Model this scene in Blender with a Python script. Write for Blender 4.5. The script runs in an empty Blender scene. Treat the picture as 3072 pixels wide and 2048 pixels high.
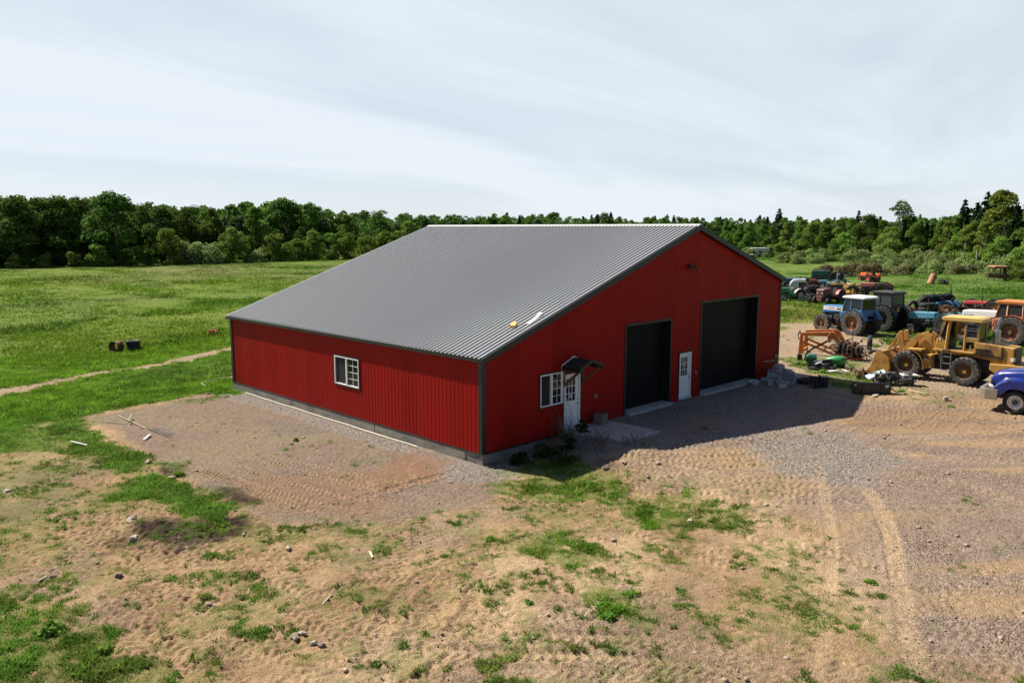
SUN_E, SKY_E, EXPO = 5.0, .055, .85
CLOUD_C = (.455, .495, .53)
CLOUD_OFF = (-4.5, 5.1, 0)
C_SAND = (.315, .214, .122); C_DUST = (.40, .285, .175); C_CLAY = (.225, .142, .085); C_GRAVEL = (.165, .135, .115)
C_LOT = (.215, .165, .136); C_ROAD = (.285, .222, .155); C_PAD = (.20, .148, .112); C_REDPAD = (.22, .132, .082); C_PEBBLE = (.225, .195, .172)
C_SHADELIFT = (.25, .215, .195); C_SOIL = (.06, .042, .031)
C_GRASS = (.074, .128, .020); C_FIELD = (.088, .162, .019); C_FIELD2 = (.108, .178, .020); C_WEED = (.092, .146, .032); C_DRYG = (.11, .115, .035)
import bpy, math, random
import numpy as np
from mathutils import Vector, Matrix

random.seed(7)
S = bpy.context.scene
COL = S.collection
R = math.radians

# ------------------------------------------------------------------ camera
F, PITCH, YAW = 2397.93, 0.1406, 0.7802
CAM = np.array([-18.8017, -20.5063, 8.0225])
FW = np.array([math.sin(YAW) * math.cos(PITCH), math.cos(YAW) * math.cos(PITCH), -math.sin(PITCH)])
RT = np.array([math.cos(YAW), -math.sin(YAW), 0.0])
UP = np.cross(RT, FW)
cd = bpy.data.cameras.new('camera')
cam = bpy.data.objects.new('camera', cd)
COL.objects.link(cam)
cam.matrix_world = Matrix(((RT[0], UP[0], -FW[0], CAM[0]), (RT[1], UP[1], -FW[1], CAM[1]),
                           (RT[2], UP[2], -FW[2], CAM[2]), (0, 0, 0, 1)))
cd.sensor_width = 36.0
cd.lens = 36.0 * F / 3072.0
cd.clip_start = 0.1
cd.clip_end = 9000
S.camera = cam


def at(x, y, z=0.0):
    """where the sight line of a picture point (2352 wide) meets the level z"""
    x, y = x * 1.30612, y * 1.30612
    d = FW + RT * (x - 1536) / F - UP * (y - 1024) / F
    return CAM + d * ((z - CAM[2]) / d[2])


def bearing(x, dist):
    """a spot on the ground at a compass bearing (given by picture column) and a distance"""
    d = FW + RT * (x * 1.30612 - 1536) / F
    d = d[:2] / math.hypot(d[0], d[1])
    return CAM[0] + d[0] * dist, CAM[1] + d[1] * dist


# ------------------------------------------------------------------ noise
def _h(ix, iy, seed):
    n = (ix * 374761393 + iy * 668265263 + seed * 974634777) & 0xFFFFFFFF
    n = ((n ^ (n >> 13)) * 1274126177) & 0xFFFFFFFF
    return ((n ^ (n >> 16)) & 0xFFFF) / 65535.0


def vnoise(x, y, scale, seed=0):
    x = np.asarray(x, float) * scale
    y = np.asarray(y, float) * scale
    ix = np.floor(x).astype(np.int64)
    iy = np.floor(y).astype(np.int64)
    fx = x - ix
    fy = y - iy
    fx = fx * fx * (3 - 2 * fx)
    fy = fy * fy * (3 - 2 * fy)
    a = _h(ix, iy, seed); b = _h(ix + 1, iy, seed)
    c = _h(ix, iy + 1, seed); d = _h(ix + 1, iy + 1, seed)
    return (a * (1 - fx) + b * fx) * (1 - fy) + (c * (1 - fx) + d * fx) * fy


def fbm(x, y, scale, seed=0, oct=4, gain=0.5):
    t = 0; a = 1; s = 0
    ca, sa = math.cos(.6), math.sin(.6)
    x = np.asarray(x, float); y = np.asarray(y, float)
    for k in range(oct):
        t = t + a * vnoise(x, y, scale, seed + k * 17); s += a
        a *= gain; scale *= 2.03
        x, y = x * ca - y * sa, x * sa + y * ca
    return t / s


def sst(a, b, v):
    t = np.clip((v - a) / (b - a), 0, 1)
    return t * t * (3 - 2 * t)


# ------------------------------------------------------------------ materials
def mat(name, col, rough=.6, metal=0., col2=None, lo=.5, hi=.62, scale=3., bump=0., bscale=40., var=.18, spec=.5, coat=0.,
        rough2=None, streak=None):
    m = bpy.data.materials.new(name)
    m.use_nodes = True
    nt = m.node_tree
    N, L = nt.nodes, nt.links
    b = N['Principled BSDF']
    b.inputs['Roughness'].default_value = rough
    b.inputs['Metallic'].default_value = metal
    b.inputs['Specular IOR Level'].default_value = spec
    b.inputs['Coat Weight'].default_value = coat
    b.inputs['Coat Roughness'].default_value = .12
    tc = N.new('ShaderNodeTexCoord')
    src = tc.outputs['Object']
    if streak:
        mp = N.new('ShaderNodeMapping'); mp.inputs['Scale'].default_value = streak
        L.new(src, mp.inputs[0]); src = mp.outputs[0]
    n = N.new('ShaderNodeTexNoise')
    n.inputs['Scale'].default_value = scale
    n.inputs['Detail'].default_value = 6
    n.inputs['Roughness'].default_value = .65
    L.new(src, n.inputs['Vector'])
    hsv = N.new('ShaderNodeMix'); hsv.data_type = 'RGBA'
    c = np.array(col[:3])
    hsv.inputs['A'].default_value = (*(c * (1 - var)), 1)
    hsv.inputs['B'].default_value = (*np.minimum(c * (1 + var), 1), 1)
    n2 = N.new('ShaderNodeTexNoise'); n2.inputs['Scale'].default_value = scale * .37; n2.inputs['Detail'].default_value = 5
    L.new(src, n2.inputs['Vector'])
    L.new(n2.outputs['Fac'], hsv.inputs['Factor'])
    out = hsv.outputs['Result']
    if col2 is not None:
        rp = N.new('ShaderNodeMapRange'); rp.inputs['From Min'].default_value = lo; rp.inputs['From Max'].default_value = hi
        L.new(n.outputs['Fac'], rp.inputs['Value'])
        mx = N.new('ShaderNodeMix'); mx.data_type = 'RGBA'
        L.new(rp.outputs['Result'], mx.inputs['Factor'])
        L.new(out, mx.inputs['A'])
        mx.inputs['B'].default_value = (*col2[:3], 1)
        out = mx.outputs['Result']
        if rough2 is not None:
            rr = N.new('ShaderNodeMapRange'); rr.inputs['To Min'].default_value = rough; rr.inputs['To Max'].default_value = rough2
            L.new(rp.outputs['Result'], rr.inputs['Value']); L.new(rr.outputs['Result'], b.inputs['Roughness'])
    L.new(out, b.inputs['Base Color'])
    if bump:
        nb = N.new('ShaderNodeTexNoise'); nb.inputs['Scale'].default_value = bscale; nb.inputs['Detail'].default_value = 4
        L.new(src, nb.inputs['Vector'])
        bp = N.new('ShaderNodeBump'); bp.inputs['Strength'].default_value = bump; bp.inputs['Distance'].default_value = .02
        L.new(nb.outputs['Fac'], bp.inputs['Height']); L.new(bp.outputs['Normal'], b.inputs['Normal'])
    return m


RUST = (.13, .05, .022)


def sheets(m, pitch=.9144):
    """slight tone change from one cladding sheet to the next"""
    N, L = m.node_tree.nodes, m.node_tree.links
    b = N['Principled BSDF']; src = b.inputs['Base Color'].links[0].from_socket
    tc = N.new('ShaderNodeTexCoord'); sp = N.new('ShaderNodeSeparateXYZ'); L.new(tc.outputs['Object'], sp.inputs[0])
    ad = N.new('ShaderNodeMath'); ad.operation = 'ADD'; L.new(sp.outputs[0], ad.inputs[0]); L.new(sp.outputs[1], ad.inputs[1])
    dv = N.new('ShaderNodeMath'); dv.operation = 'DIVIDE'; L.new(ad.outputs[0], dv.inputs[0]); dv.inputs[1].default_value = pitch
    fl = N.new('ShaderNodeMath'); fl.operation = 'FLOOR'; L.new(dv.outputs[0], fl.inputs[0])
    wn = N.new('ShaderNodeTexWhiteNoise'); wn.noise_dimensions = '1D'; L.new(fl.outputs[0], wn.inputs['W'])
    mr = N.new('ShaderNodeMapRange'); mr.inputs['To Min'].default_value = .90; mr.inputs['To Max'].default_value = 1.08; L.new(wn.outputs['Value'], mr.inputs['Value'])
    sc = N.new('ShaderNodeVectorMath'); sc.operation = 'SCALE'; L.new(src, sc.inputs[0]); L.new(mr.outputs[0], sc.inputs['Scale'])
    L.new(sc.outputs[0], b.inputs['Base Color'])
M = {}
M['red_steel'] = mat('red_steel', (.275, .0085, .0062), .5, var=.07, scale=.8, spec=.09)
M['black_trim'] = mat('black_trim', (.012, .013, .013), .45, var=.2)
M['door_black'] = mat('door_black', (.005, .006, .0068), .55, spec=.12, var=.15, scale=1.5)
M['roof_steel'] = mat('roof_steel', (.288, .293, .306), .5, metal=.0, var=.05, scale=.5, spec=.4)
M['roof_cap'] = mat('roof_cap', (.46, .45, .44), .42, var=.06, scale=.6, spec=.6)
M['concrete'] = mat('concrete', (.25, .225, .195), .9, col2=(.10, .095, .085), lo=.47, hi=.68, scale=1.6, bump=.3, var=.22, streak=(1, .5, 2.2))
M['slab'] = mat('slab', (.40, .38, .36), .9, col2=(.26, .245, .23), lo=.5, hi=.7, scale=1.1, bump=.25, var=.15)
M['white_paint'] = mat('white_paint', (.82, .82, .82), .45, col2=(.62, .60, .57), lo=.56, hi=.75, scale=2.5, var=.03)
M['dark_glass'] = mat('dark_glass', (.012, .014, .014), .05, var=.1, spec=.45)
M['screen'] = mat('screen', (.006, .006, .008), .7, var=.1)
M['wood'] = mat('wood', (.17, .085, .035), .8, var=.3, scale=6)
M['pale_wood'] = mat('pale_wood', (.55, .45, .30), .8, var=.2, scale=6)
M['grey_wood'] = mat('grey_wood', (.30, .26, .21), .85, var=.3, scale=6)
M['shingle'] = mat('shingle', (.022, .022, .026), .75, var=.3, scale=9, bump=.3)
M['cardboard'] = mat('cardboard', (.22, .14, .09), .85, var=.15)
M['tyre'] = mat('tyre', (.020, .020, .020), .8, col2=(.075, .068, .058), lo=.5, hi=.68, scale=4, var=.3)
M['tyre_dusty'] = mat('tyre_dusty', (.045, .043, .039), .85, col2=(.13, .12, .10), lo=.48, hi=.68, scale=5, var=.3)
M['tyre_black'] = mat('tyre_black', (.011, .011, .012), .7, var=.35, scale=4)
M['rust'] = mat('rust', (.16, .07, .03), .85, col2=(.05, .026, .018), lo=.42, hi=.62, scale=5, var=.35)
M['rust_dark'] = mat('rust_dark', (.035, .022, .017), .8, col2=(.10, .045, .022), lo=.52, hi=.68, scale=6, var=.4)
M['rim_rust'] = mat('rim_rust', (.27, .12, .05), .75, col2=(.10, .045, .025), lo=.42, hi=.6, scale=7, var=.3)
M['grease'] = mat('grease', (.012, .011, .011), .6, col2=(.05, .033, .025), lo=.54, hi=.7, scale=8, var=.4)
M['engine_grey'] = mat('engine_grey', (.05, .05, .052), .6, col2=(.14, .13, .12), lo=.5, hi=.68, scale=9, var=.4)
M['yellow'] = mat('yellow', (.45, .25, .05), .6, col2=(.16, .08, .03), lo=.48, hi=.68, scale=2.6, var=.22, rough2=.85, streak=(1, 1, .6))
M['bucket_yellow'] = mat('bucket_yellow', (.42, .21, .04), .6, col2=(.15, .065, .025), lo=.48, hi=.64, scale=2.2, var=.25, rough2=.85)
M['yellow_roof'] = mat('yellow_roof', (.60, .40, .12), .5, col2=(.40, .20, .05), lo=.58, hi=.75, scale=2.5, var=.12)
M['orange'] = mat('orange', (.52, .17, .035), .55, col2=(.20, .075, .03), lo=.55, hi=.72, scale=3, var=.2, rough2=.85)
M['orange_red'] = mat('orange_red', (.62, .11, .02), .5, col2=(.35, .07, .02), lo=.56, hi=.75, scale=3, var=.2)
M['faded_orange'] = mat('faded_orange', (.58, .22, .10), .55, col2=(.62, .47, .36), lo=.46, hi=.62, scale=1.5, var=.2)
M['case_red'] = mat('case_red', (.34, .07, .03), .55, col2=(.14, .04, .02), lo=.5, hi=.68, scale=3, var=.25)
M['hood_white'] = mat('hood_white', (.78, .78, .77), .45, col2=(.55, .53, .50), lo=.57, hi=.75, scale=2.2, var=.05)
M['grey_white'] = mat('grey_white', (.55, .55, .53), .5, col2=(.30, .28, .25), lo=.53, hi=.7, scale=3, var=.12)
M['ford_blue'] = mat('ford_blue', (.035, .17, .44), .42, col2=(.03, .10, .24), lo=.54, hi=.72, scale=2.5, var=.14, coat=.2)
M['cab_blue'] = mat('cab_blue', (.045, .14, .30), .45, col2=(.06, .07, .08), lo=.56, hi=.72, scale=3, var=.2)
M['sky_blue'] = mat('sky_blue', (.10, .30, .40), .5, col2=(.06, .17, .24), lo=.52, hi=.7, scale=3, var=.2)
M['truck_blue'] = mat('truck_blue', (.007, .018, .17), .22, var=.06, scale=1, coat=.5)
M['deep_green'] = mat('deep_green', (.02, .10, .065), .5, col2=(.015, .05, .035), lo=.52, hi=.7, scale=3, var=.2)
M['bright_green'] = mat('bright_green', (.02, .24, .06), .4, col2=(.015, .10, .03), lo=.54, hi=.7, scale=4, var=.2, coat=.3)
M['grey_green'] = mat('grey_green', (.17, .22, .18), .6, var=.2)
M['maroon'] = mat('maroon', (.13, .035, .035), .55, col2=(.06, .03, .028), lo=.48, hi=.66, scale=4, var=.3)
M['pink_red'] = mat('pink_red', (.36, .08, .08), .55, col2=(.42, .22, .19), lo=.5, hi=.65, scale=4, var=.2)
M['red_paint'] = mat('red_paint', (.42, .03, .02), .5, col2=(.2, .03, .02), lo=.52, hi=.7, scale=4, var=.2)
M['black_metal'] = mat('black_metal', (.012, .012, .013), .5, col2=(.035, .032, .03), lo=.55, hi=.7, scale=4, var=.3)
M['steel'] = mat('steel', (.42, .42, .42), .35, metal=.8, col2=(.2, .18, .16), lo=.55, hi=.72, scale=6, var=.15)
M['chrome'] = mat('chrome', (.75, .75, .76), .12, metal=1., var=.04)
M['bumper'] = mat('bumper', (.33, .29, .24), .35, metal=.5, var=.1)
M['alloy'] = mat('alloy', (.66, .66, .66), .35, metal=.5, var=.05)
M['rim_dark'] = mat('rim_dark', (.11, .06, .035), .8, col2=(.20, .10, .05), lo=.52, hi=.68, scale=6, var=.3)
M['lamp_lens'] = mat('lamp_lens', (.45, .45, .44), .12, var=.05, spec=.8)
M['amber'] = mat('amber', (.6, .25, .03), .4, var=.2)
M['block'] = mat('block', (.48, .48, .48), .95, col2=(.30, .30, .30), lo=.5, hi=.7, scale=6, bump=.4, var=.18)
M['block_warm'] = mat('block_warm', (.20, .145, .11), .95, var=.2, bump=.4)
M['stone'] = mat('stone', (.34, .28, .22), .9, col2=(.24, .19, .15), lo=.48, hi=.66, scale=4, bump=.5, var=.25)
M['dark_stone'] = mat('dark_stone', (.15, .12, .105), .9, col2=(.22, .18, .15), lo=.5, hi=.66, scale=4, bump=.5, var=.25)
M['blue_board'] = mat('blue_board', (.42, .56, .68), .5, col2=(.6, .65, .7), lo=.5, hi=.65, scale=3, var=.1)
M['bark'] = mat('bark', (.085, .065, .05), .9, var=.35, scale=8)
M['birch_bark'] = mat('birch_bark', (.5, .48, .44), .8, col2=(.1, .09, .08), lo=.58, hi=.66, scale=9, var=.15)
M['dry_stem'] = mat('dry_stem', (.15, .115, .08), .9, var=.35, scale=10)
M['pipe_yellow'] = mat('pipe_yellow', (.74, .68, .48), .5, var=.08)
M['hose'] = mat('hose', (.50, .55, .52), .5, var=.1)
M['lumber_yellow'] = mat('lumber_yellow', (.62, .38, .13), .7, var=.15)
M['galv'] = mat('galv', (.55, .56, .57), .5, col2=(.42, .42, .42), lo=.5, hi=.7, scale=3, var=.1)
M['rust_pale'] = mat('rust_pale', (.42, .21, .12), .85, col2=(.30, .13, .07), lo=.45, hi=.6, scale=2, var=.2)
M['seat_black'] = mat('seat_black', (.012, .012, .012), .65, var=.3)
M['text_black'] = mat('text_black', (.02, .018, .016), .7, var=.2)
M['text_red'] = mat('text_red', (.45, .05, .04), .6, var=.1)
M['text_white'] = mat('text_white', (.75, .74, .7), .6, var=.1)


def glass(name, tint, rough=.03, clear=.6):
    m = bpy.data.materials.new(name); m.use_nodes = True
    N, L = m.node_tree.nodes, m.node_tree.links
    N.clear()
    o = N.new('ShaderNodeOutputMaterial')
    t = N.new('ShaderNodeBsdfTransparent'); t.inputs[0].default_value = (*tint, 1)
    g = N.new('ShaderNodeBsdfPrincipled')
    g.inputs['Base Color'].default_value = (*[c * .08 for c in tint], 1)
    g.inputs['Roughness'].default_value = rough; g.inputs['Specular IOR Level'].default_value = .8
    nz = N.new('ShaderNodeTexNoise'); nz.inputs['Scale'].default_value = 2.5
    mr = N.new('ShaderNodeMapRange'); mr.inputs['To Min'].default_value = 1 - clear - .1; mr.inputs['To Max'].default_value = 1 - clear + .15
    L.new(nz.outputs['Fac'], mr.inputs['Value'])
    x = N.new('ShaderNodeMixShader')
    L.new(mr.outputs['Result'], x.inputs[0]); L.new(t.outputs[0], x.inputs[1]); L.new(g.outputs[0], x.inputs[2])
    L.new(x.outputs[0], o.inputs[0])
    return m


M['cab_glass'] = glass('cab_glass', (.28, .40, .37), .05, .55)
M['dusty_glass'] = glass('dusty_glass', (.5, .62, .62), .2, .35)


sheets(M['red_steel'])


# ------------------------------------------------------------------ mesh builder
class MB:
    def __init__(s):
        s.v = []; s.f = []; s.T = None

    def add(s, vs, fs):
        o = len(s.v)
        if s.T is not None:
            vs = [tuple(s.T @ Vector(p)) for p in vs]
        s.v += [tuple(map(float, p)) for p in vs]
        s.f += [tuple(i + o for i in q) for q in fs]
        return s

    def hexa(s, p):
        return s.add(p, [(0, 3, 2, 1), (4, 5, 6, 7), (0, 1, 5, 4), (1, 2, 6, 5), (2, 3, 7, 6), (3, 0, 4, 7)])

    def b(s, x0, x1, y0, y1, z0, z1):
        return s.hexa([(x0, y0, z0), (x1, y0, z0), (x1, y1, z0), (x0, y1, z0), (x0, y0, z1), (x1, y0, z1), (x1, y1, z1), (x0, y1, z1)])

    def rb(s, c, size, rz=0, ry=0, rx=0):
        m = Matrix.Translation(c) @ Matrix.Rotation(rz, 4, 'Z') @ Matrix.Rotation(ry, 4, 'Y') @ Matrix.Rotation(rx, 4, 'X')
        hx, hy, hz = [k / 2 for k in size]
        p = [(-hx, -hy, -hz), (hx, -hy, -hz), (hx, hy, -hz), (-hx, hy, -hz), (-hx, -hy, hz), (hx, -hy, hz), (hx, hy, hz), (-hx, hy, hz)]
        return s.hexa([tuple(m @ Vector(q)) for q in p])

    def prism(s, pts, ax, a, b):
        """polygon given in the two other axes, swept along ax from a to b"""
        n = len(pts)
        area = sum(pts[i][0] * pts[(i + 1) % n][1] - pts[(i + 1) % n][0] * pts[i][1] for i in range(n))
        if area < 0:
            pts = pts[::-1]
        def P(q, t):
            return {'x': (t, q[0], q[1]), 'y': (q[0], t, q[1]), 'z': (q[0], q[1], t)}[ax]
        vs = [P(q, a) for q in pts] + [P(q, b) for q in pts]
        fs = [tuple(range(n))[::-1], tuple(range(n, 2 * n))] + [(i, (i + 1) % n, n + (i + 1) % n, n + i) for i in range(n)]
        if (ax == 'y') ^ (b < a):
            fs = [q[::-1] for q in fs]
        return s.add(vs, fs)

    def cyl(s, p0, p1, r0, r1=None, n=12, caps=True):
        r1 = r0 if r1 is None else r1
        p0, p1 = Vector(p0), Vector(p1)
        d = (p1 - p0).normalized()
        a = d.orthogonal().normalized(); c = d.cross(a)
        vs = []
        for p, r in ((p0, r0), (p1, r1)):
            for k in range(n):
                t = 2 * math.pi * k / n
                vs.append(tuple(p + (a * math.cos(t) + c * math.sin(t)) * r))
        fs = [(k, (k + 1) % n, n + (k + 1) % n, n + k) for k in range(n)]
        if caps:
            fs += [tuple(range(n))[::-1], tuple(range(n, 2 * n))]
        return s.add(vs, fs)

    def tube(s, path, r, n=6):
        for i in range(len(path) - 1):
            ra = r[i] if isinstance(r, (list, tuple)) else r
            rb_ = r[i + 1] if isinstance(r, (list, tuple)) else r
            s.cyl(path[i], path[i + 1], ra, rb_, n)
        return s

    def bar(s, p0, p1, w, h, up=(0, 0, 1)):
        p0, p1 = Vector(p0), Vector(p1)
        d = (p1 - p0).normalized()
        up = Vector(up)
        side = d.cross(up)
        if side.length < 1e-4:
            side = d.cross(Vector((1, 0, 0)))
        side.normalize(); u = side.cross(d)
        a, c = side * w / 2, u * h / 2
        return s.hexa([tuple(q) for q in (p0 - a - c, p0 + a - c, p1 + a - c, p1 - a - c, p0 - a + c, p0 + a + c, p1 + a + c, p1 - a + c)])

    def lathe(s, prof, c=(0, 0, 0), ax='y', n=24, a0=0., a1=2 * math.pi, thick=None):
        """prof: (radius, offset along ax)"""
        full = abs(a1 - a0 - 2 * math.pi) < 1e-6
        k = n if full else n + 1
        vs = []
        for i in range(k):
            t = a0 + (a1 - a0) * i / n
            for r, h in prof:
                p, q = r * math.cos(t), r * math.sin(t)
                o = {'y': (p, h, q), 'x': (h, p, q), 'z': (p, q, h)}[ax]
                vs.append((c[0] + o[0], c[1] + o[1], c[2] + o[2]))
        m = len(prof)
        fs = []
        for i in range(n):
            j = (i + 1) % k
            for q in range(m - 1):
                w = (i * m + q, i * m + q + 1, j * m + q + 1, j * m + q)
                fs.append(w if ax != 'z' else w[::-1])
        return s.add(vs, fs)

    def blob(s, c, r, seed=0, rough=.25, sub=2, flat=1.):
        import bmesh
        bm = bmesh.new()
        bmesh.ops.create_icosphere(bm, subdivisions=sub, radius=1)
        rnd = random.Random(seed)
        off = [rnd.uniform(0, 50) for _ in range(3)]
        from mathutils import noise
        vs = []
        for v in bm.verts:
            k = 1 + rough * 2 * noise.noise(v.co * 1.3 + Vector(off)) + rough * .6 * noise.noise(v.co * 3.3 + Vector(off))
            q = v.co * k
            vs.append((c[0] + q.x * r[0], c[1] + q.y * r[1], c[2] + q.z * r[2] * flat))
        fs = [tuple(v.index for v in f.verts) for f in bm.faces]
        bm.free()
        return s.add(vs, fs)

    def build(s, name, m, parent=None, smooth=False, bevel=0., seg=2, angle=40):
        me = bpy.data.meshes.new(name)
        me.from_pydata(s.v, [], s.f)
        me.materials.append(M[m] if isinstance(m, str) else m)
        o = bpy.data.objects.new(name, me)
        COL.objects.link(o)
        if parent is not None:
            o.parent = parent
        if bevel:
            mod = o.modifiers.new('bevel', 'BEVEL'); mod.width = bevel; mod.segments = seg; mod.limit_method = 'ANGLE'; mod.angle_limit = R(35)
            mod.harden_normals = False
        if smooth:
            me.polygons.foreach_set('use_smooth', [True] * len(me.polygons))
            try:
                me.set_sharp_from_angle(angle=R(angle))
            except Exception:
                pass
        return o


def arrays_mesh(name, V, Fq, m, cols=None, parent=None, attr='tint'):
    """mesh straight from arrays; all faces have the same number of corners"""
    me = bpy.data.meshes.new(name)
    nv, nf, k = len(V), len(Fq), Fq.shape[1]
    me.vertices.add(nv); me.loops.add(nf * k); me.polygons.add(nf)
    me.vertices.foreach_set('co', np.ascontiguousarray(V, np.float32).ravel())
    me.loops.foreach_set('vertex_index', np.ascontiguousarray(Fq, np.int32).ravel())
    me.polygons.foreach_set('loop_start', np.arange(0, nf * k, k, dtype=np.int32))
    me.update(calc_edges=True)
    if cols is not None:
        a = me.color_attributes.new(attr, 'FLOAT_COLOR', 'POINT')
        c = np.ones((nv, 4), np.float32); c[:, :cols.shape[1]] = cols
        a.data.foreach_set('color', c.ravel())
    me.materials.append(M[m] if isinstance(m, str) else m)
    if name is None:
        return me
    o = bpy.data.objects.new(name, me)
    COL.objects.link(o)
    if parent is not None:
        o.parent = parent
    return o


def tag(o, label=None, cat=None, group=None, kind=None):
    if label: o['label'] = label
    if cat: o['category'] = cat
    if group: o['group'] = group
    if kind: o['kind'] = kind
    return o


def thing(name, label, cat, loc=(0, 0, 0), rz=0., group=None, rx=0., ry=0.):
    o = bpy.data.objects.new(name, None)
    o.empty_display_size = .3
    COL.objects.link(o)
    o.location = loc; o.rotation_euler = (rx, ry, rz)
    return tag(o, label, cat, group)


def copy_tree(o, parent=None):
    c = o.copy(); COL.objects.link(c)
    if parent is not None: c.parent = parent
    for ch in list(o.children): copy_tree(ch, c)
    return c


def text(body, size, m, parent, loc, rot, depth=.006, name='lettering', sx=1.):
    cu = bpy.data.curves.new(name, 'FONT'); cu.body = body; cu.size = size; cu.extrude = depth
    cu.align_x = 'CENTER'; cu.align_y = 'CENTER'
    t = bpy.data.objects.new(name, cu); COL.objects.link(t)
    bpy.context.view_layer.update()
    me = bpy.data.meshes.new_from_object(t.evaluated_get(bpy.context.evaluated_depsgraph_get()))
    COL.objects.unlink(t); bpy.data.objects.remove(t)
    me.materials.clear(); me.materials.append(M[m])
    o = bpy.data.objects.new(name, me); COL.objects.link(o)
    o.parent = parent; o.location = loc; o.rotation_euler = rot; o.scale = (sx, 1, 1)
    return o


# ------------------------------------------------------------------ daylight
SUN = Vector((-0.19, 0.84, 1.0)).normalized()
sd = bpy.data.lights.new('sun', 'SUN'); sd.energy = SUN_E; sd.angle = R(.55); sd.color = (1, .93, .82)
so = bpy.data.objects.new('sun', sd); COL.objects.link(so)
so.rotation_euler = SUN.to_track_quat('Z', 'Y').to_euler()
so.location = (0, 0, 60)
W = bpy.data.worlds.new('World'); S.world = W; W.use_nodes = True
N, L = W.node_tree.nodes, W.node_tree.links
bg = N['Background']; bg.inputs['Strength'].default_value = SKY_E
sky = N.new('ShaderNodeTexSky'); sky.sky_type = 'NISHITA'; sky.sun_disc = False
sky.sun_elevation = math.asin(SUN.z); sky.sun_rotation = math.atan2(SUN.x, SUN.y)
sky.air_density = .7; sky.dust_density = .6; sky.ozone_density = 1.
tc = N.new('ShaderNodeTexCoord')


def node(t, **kw):
    n = N.new(t)
    for k, v in kw.items(): setattr(n, k, v)
    return n


def mathn(op, a, b=None, clamp=False):
    n = node('ShaderNodeMath', operation=op, use_clamp=clamp)
    for i, v in enumerate((a, b)):
        if v is None: continue
        if isinstance(v, (int, float)): n.inputs[i].default_value = v
        else: L.new(v, n.inputs[i])
    return n.outputs[0]


sep = node('ShaderNodeSeparateXYZ'); L.new(tc.outputs['Generated'], sep.inputs[0])
# thin high cloud: the direction projected on a high flat layer, so streaks flatten to the horizon
zc = mathn('ADD', mathn('MAXIMUM', sep.outputs['Z'], 0.0), .14)
cx = mathn('DIVIDE', sep.outputs['X'], zc); cy = mathn('DIVIDE', sep.outputs['Y'], zc)
cmb = node('ShaderNodeCombineXYZ'); L.new(cx, cmb.inputs[0]); L.new(cy, cmb.inputs[1])
mp = node('ShaderNodeMapping'); mp.inputs['Rotation'].default_value = (0, 0, R(-28)); mp.inputs['Scale'].default_value = (.34, .95, 1); mp.inputs['Location'].default_value = CLOUD_OFF
L.new(cmb.outputs[0], mp.inputs[0])
n1 = node('ShaderNodeTexNoise'); n1.inputs['Scale'].default_value = .8; n1.inputs['Detail'].default_value = 9; n1.inputs['Roughness'].default_value = .52; n1.inputs['Distortion'].default_value = .7
L.new(mp.outputs[0], n1.inputs['Vector'])
veil = node('ShaderNodeMapRange'); veil.interpolation_type = 'SMOOTHSTEP'
veil.inputs['From Min'].default_value = .33; veil.inputs['From Max'].default_value = .62
L.new(n1.outputs['Fac'], veil.inputs['Value'])
# the veil lies over the sunward half of the sky and thins out behind
dt = node('ShaderNodeVectorMath', operation='DOT_PRODUCT'); L.new(tc.outputs['Generated'], dt.inputs[0]); dt.inputs[1].default_value = (.42, .90, .1)
side = node('ShaderNodeMapRange'); side.interpolation_type = 'SMOOTHSTEP'
side.inputs['From Min'].default_value = -.15; side.inputs['From Max'].default_value = .75
L.new(dt.outputs['Value'], side.inputs['Value'])
hz = node('ShaderNodeMapRange'); hz.inputs['From Min'].default_value = .0; hz.inputs['From Max'].default_value = .30
hz.inputs['To Min'].default_value = .82; hz.inputs['To Max'].default_value = .0
L.new(sep.outputs['Z'], hz.inputs['Value'])
top = node('ShaderNodeMapRange'); top.inputs['From Min'].default_value = .35; top.inputs['From Max'].default_value = .75
top.inputs['To Min'].default_value = 1.; top.inputs['To Max'].default_value = .5
L.new(sep.outputs['Z'], top.inputs['Value'])
v2 = mathn('MAXIMUM', mathn('ADD', mathn('MULTIPLY', veil.outputs[0], .37), .65), hz.outputs[0])
fac = mathn('MULTIPLY', mathn('MULTIPLY', v2, side.outputs[0]), top.outputs[0], True)
mx = node('ShaderNodeMix', data_type='RGBA')
L.new(fac, mx.inputs['Factor']); L.new(sky.outputs[0], mx.inputs['A'])
mx.inputs['B'].default_value = (*[c / SKY_E for c in CLOUD_C], 1)
L.new(mx.outputs['Result'], bg.inputs['Color'])
S.view_settings.view_transform = 'Standard'; S.view_settings.look = 'None'; S.view_settings.gamma = 1; S.view_settings.use_curve_mapping = False
S.view_settings.exposure = EXPO
S.render.resolution_x, S.render.resolution_y = 1024, 682
S.cycles.max_bounces = 6; S.cycles.diffuse_bounces = 2; S.cycles.transparent_max_bounces = 12
S.cycles.use_adaptive_sampling = True
# ------------------------------------------------------------------ the barn
BW, BL = 21.92, 19.39
RX = 13.49                                  # ridge line
def roof_z(x):
    return 3.545 + .342 * x if x <= RX else 3.545 + .342 * RX - .327 * (x - RX)

barn = thing('barn', 'large red steel barn with a lopsided grey roof and two black garage doors', 'barn')
PITCHR = .2286


def rib(s, h):
    t = (s % PITCHR) / PITCHR - .5
    a = abs(t) * PITCHR
    return h * min(1, max(0, (.024 - a) / .012))


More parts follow.
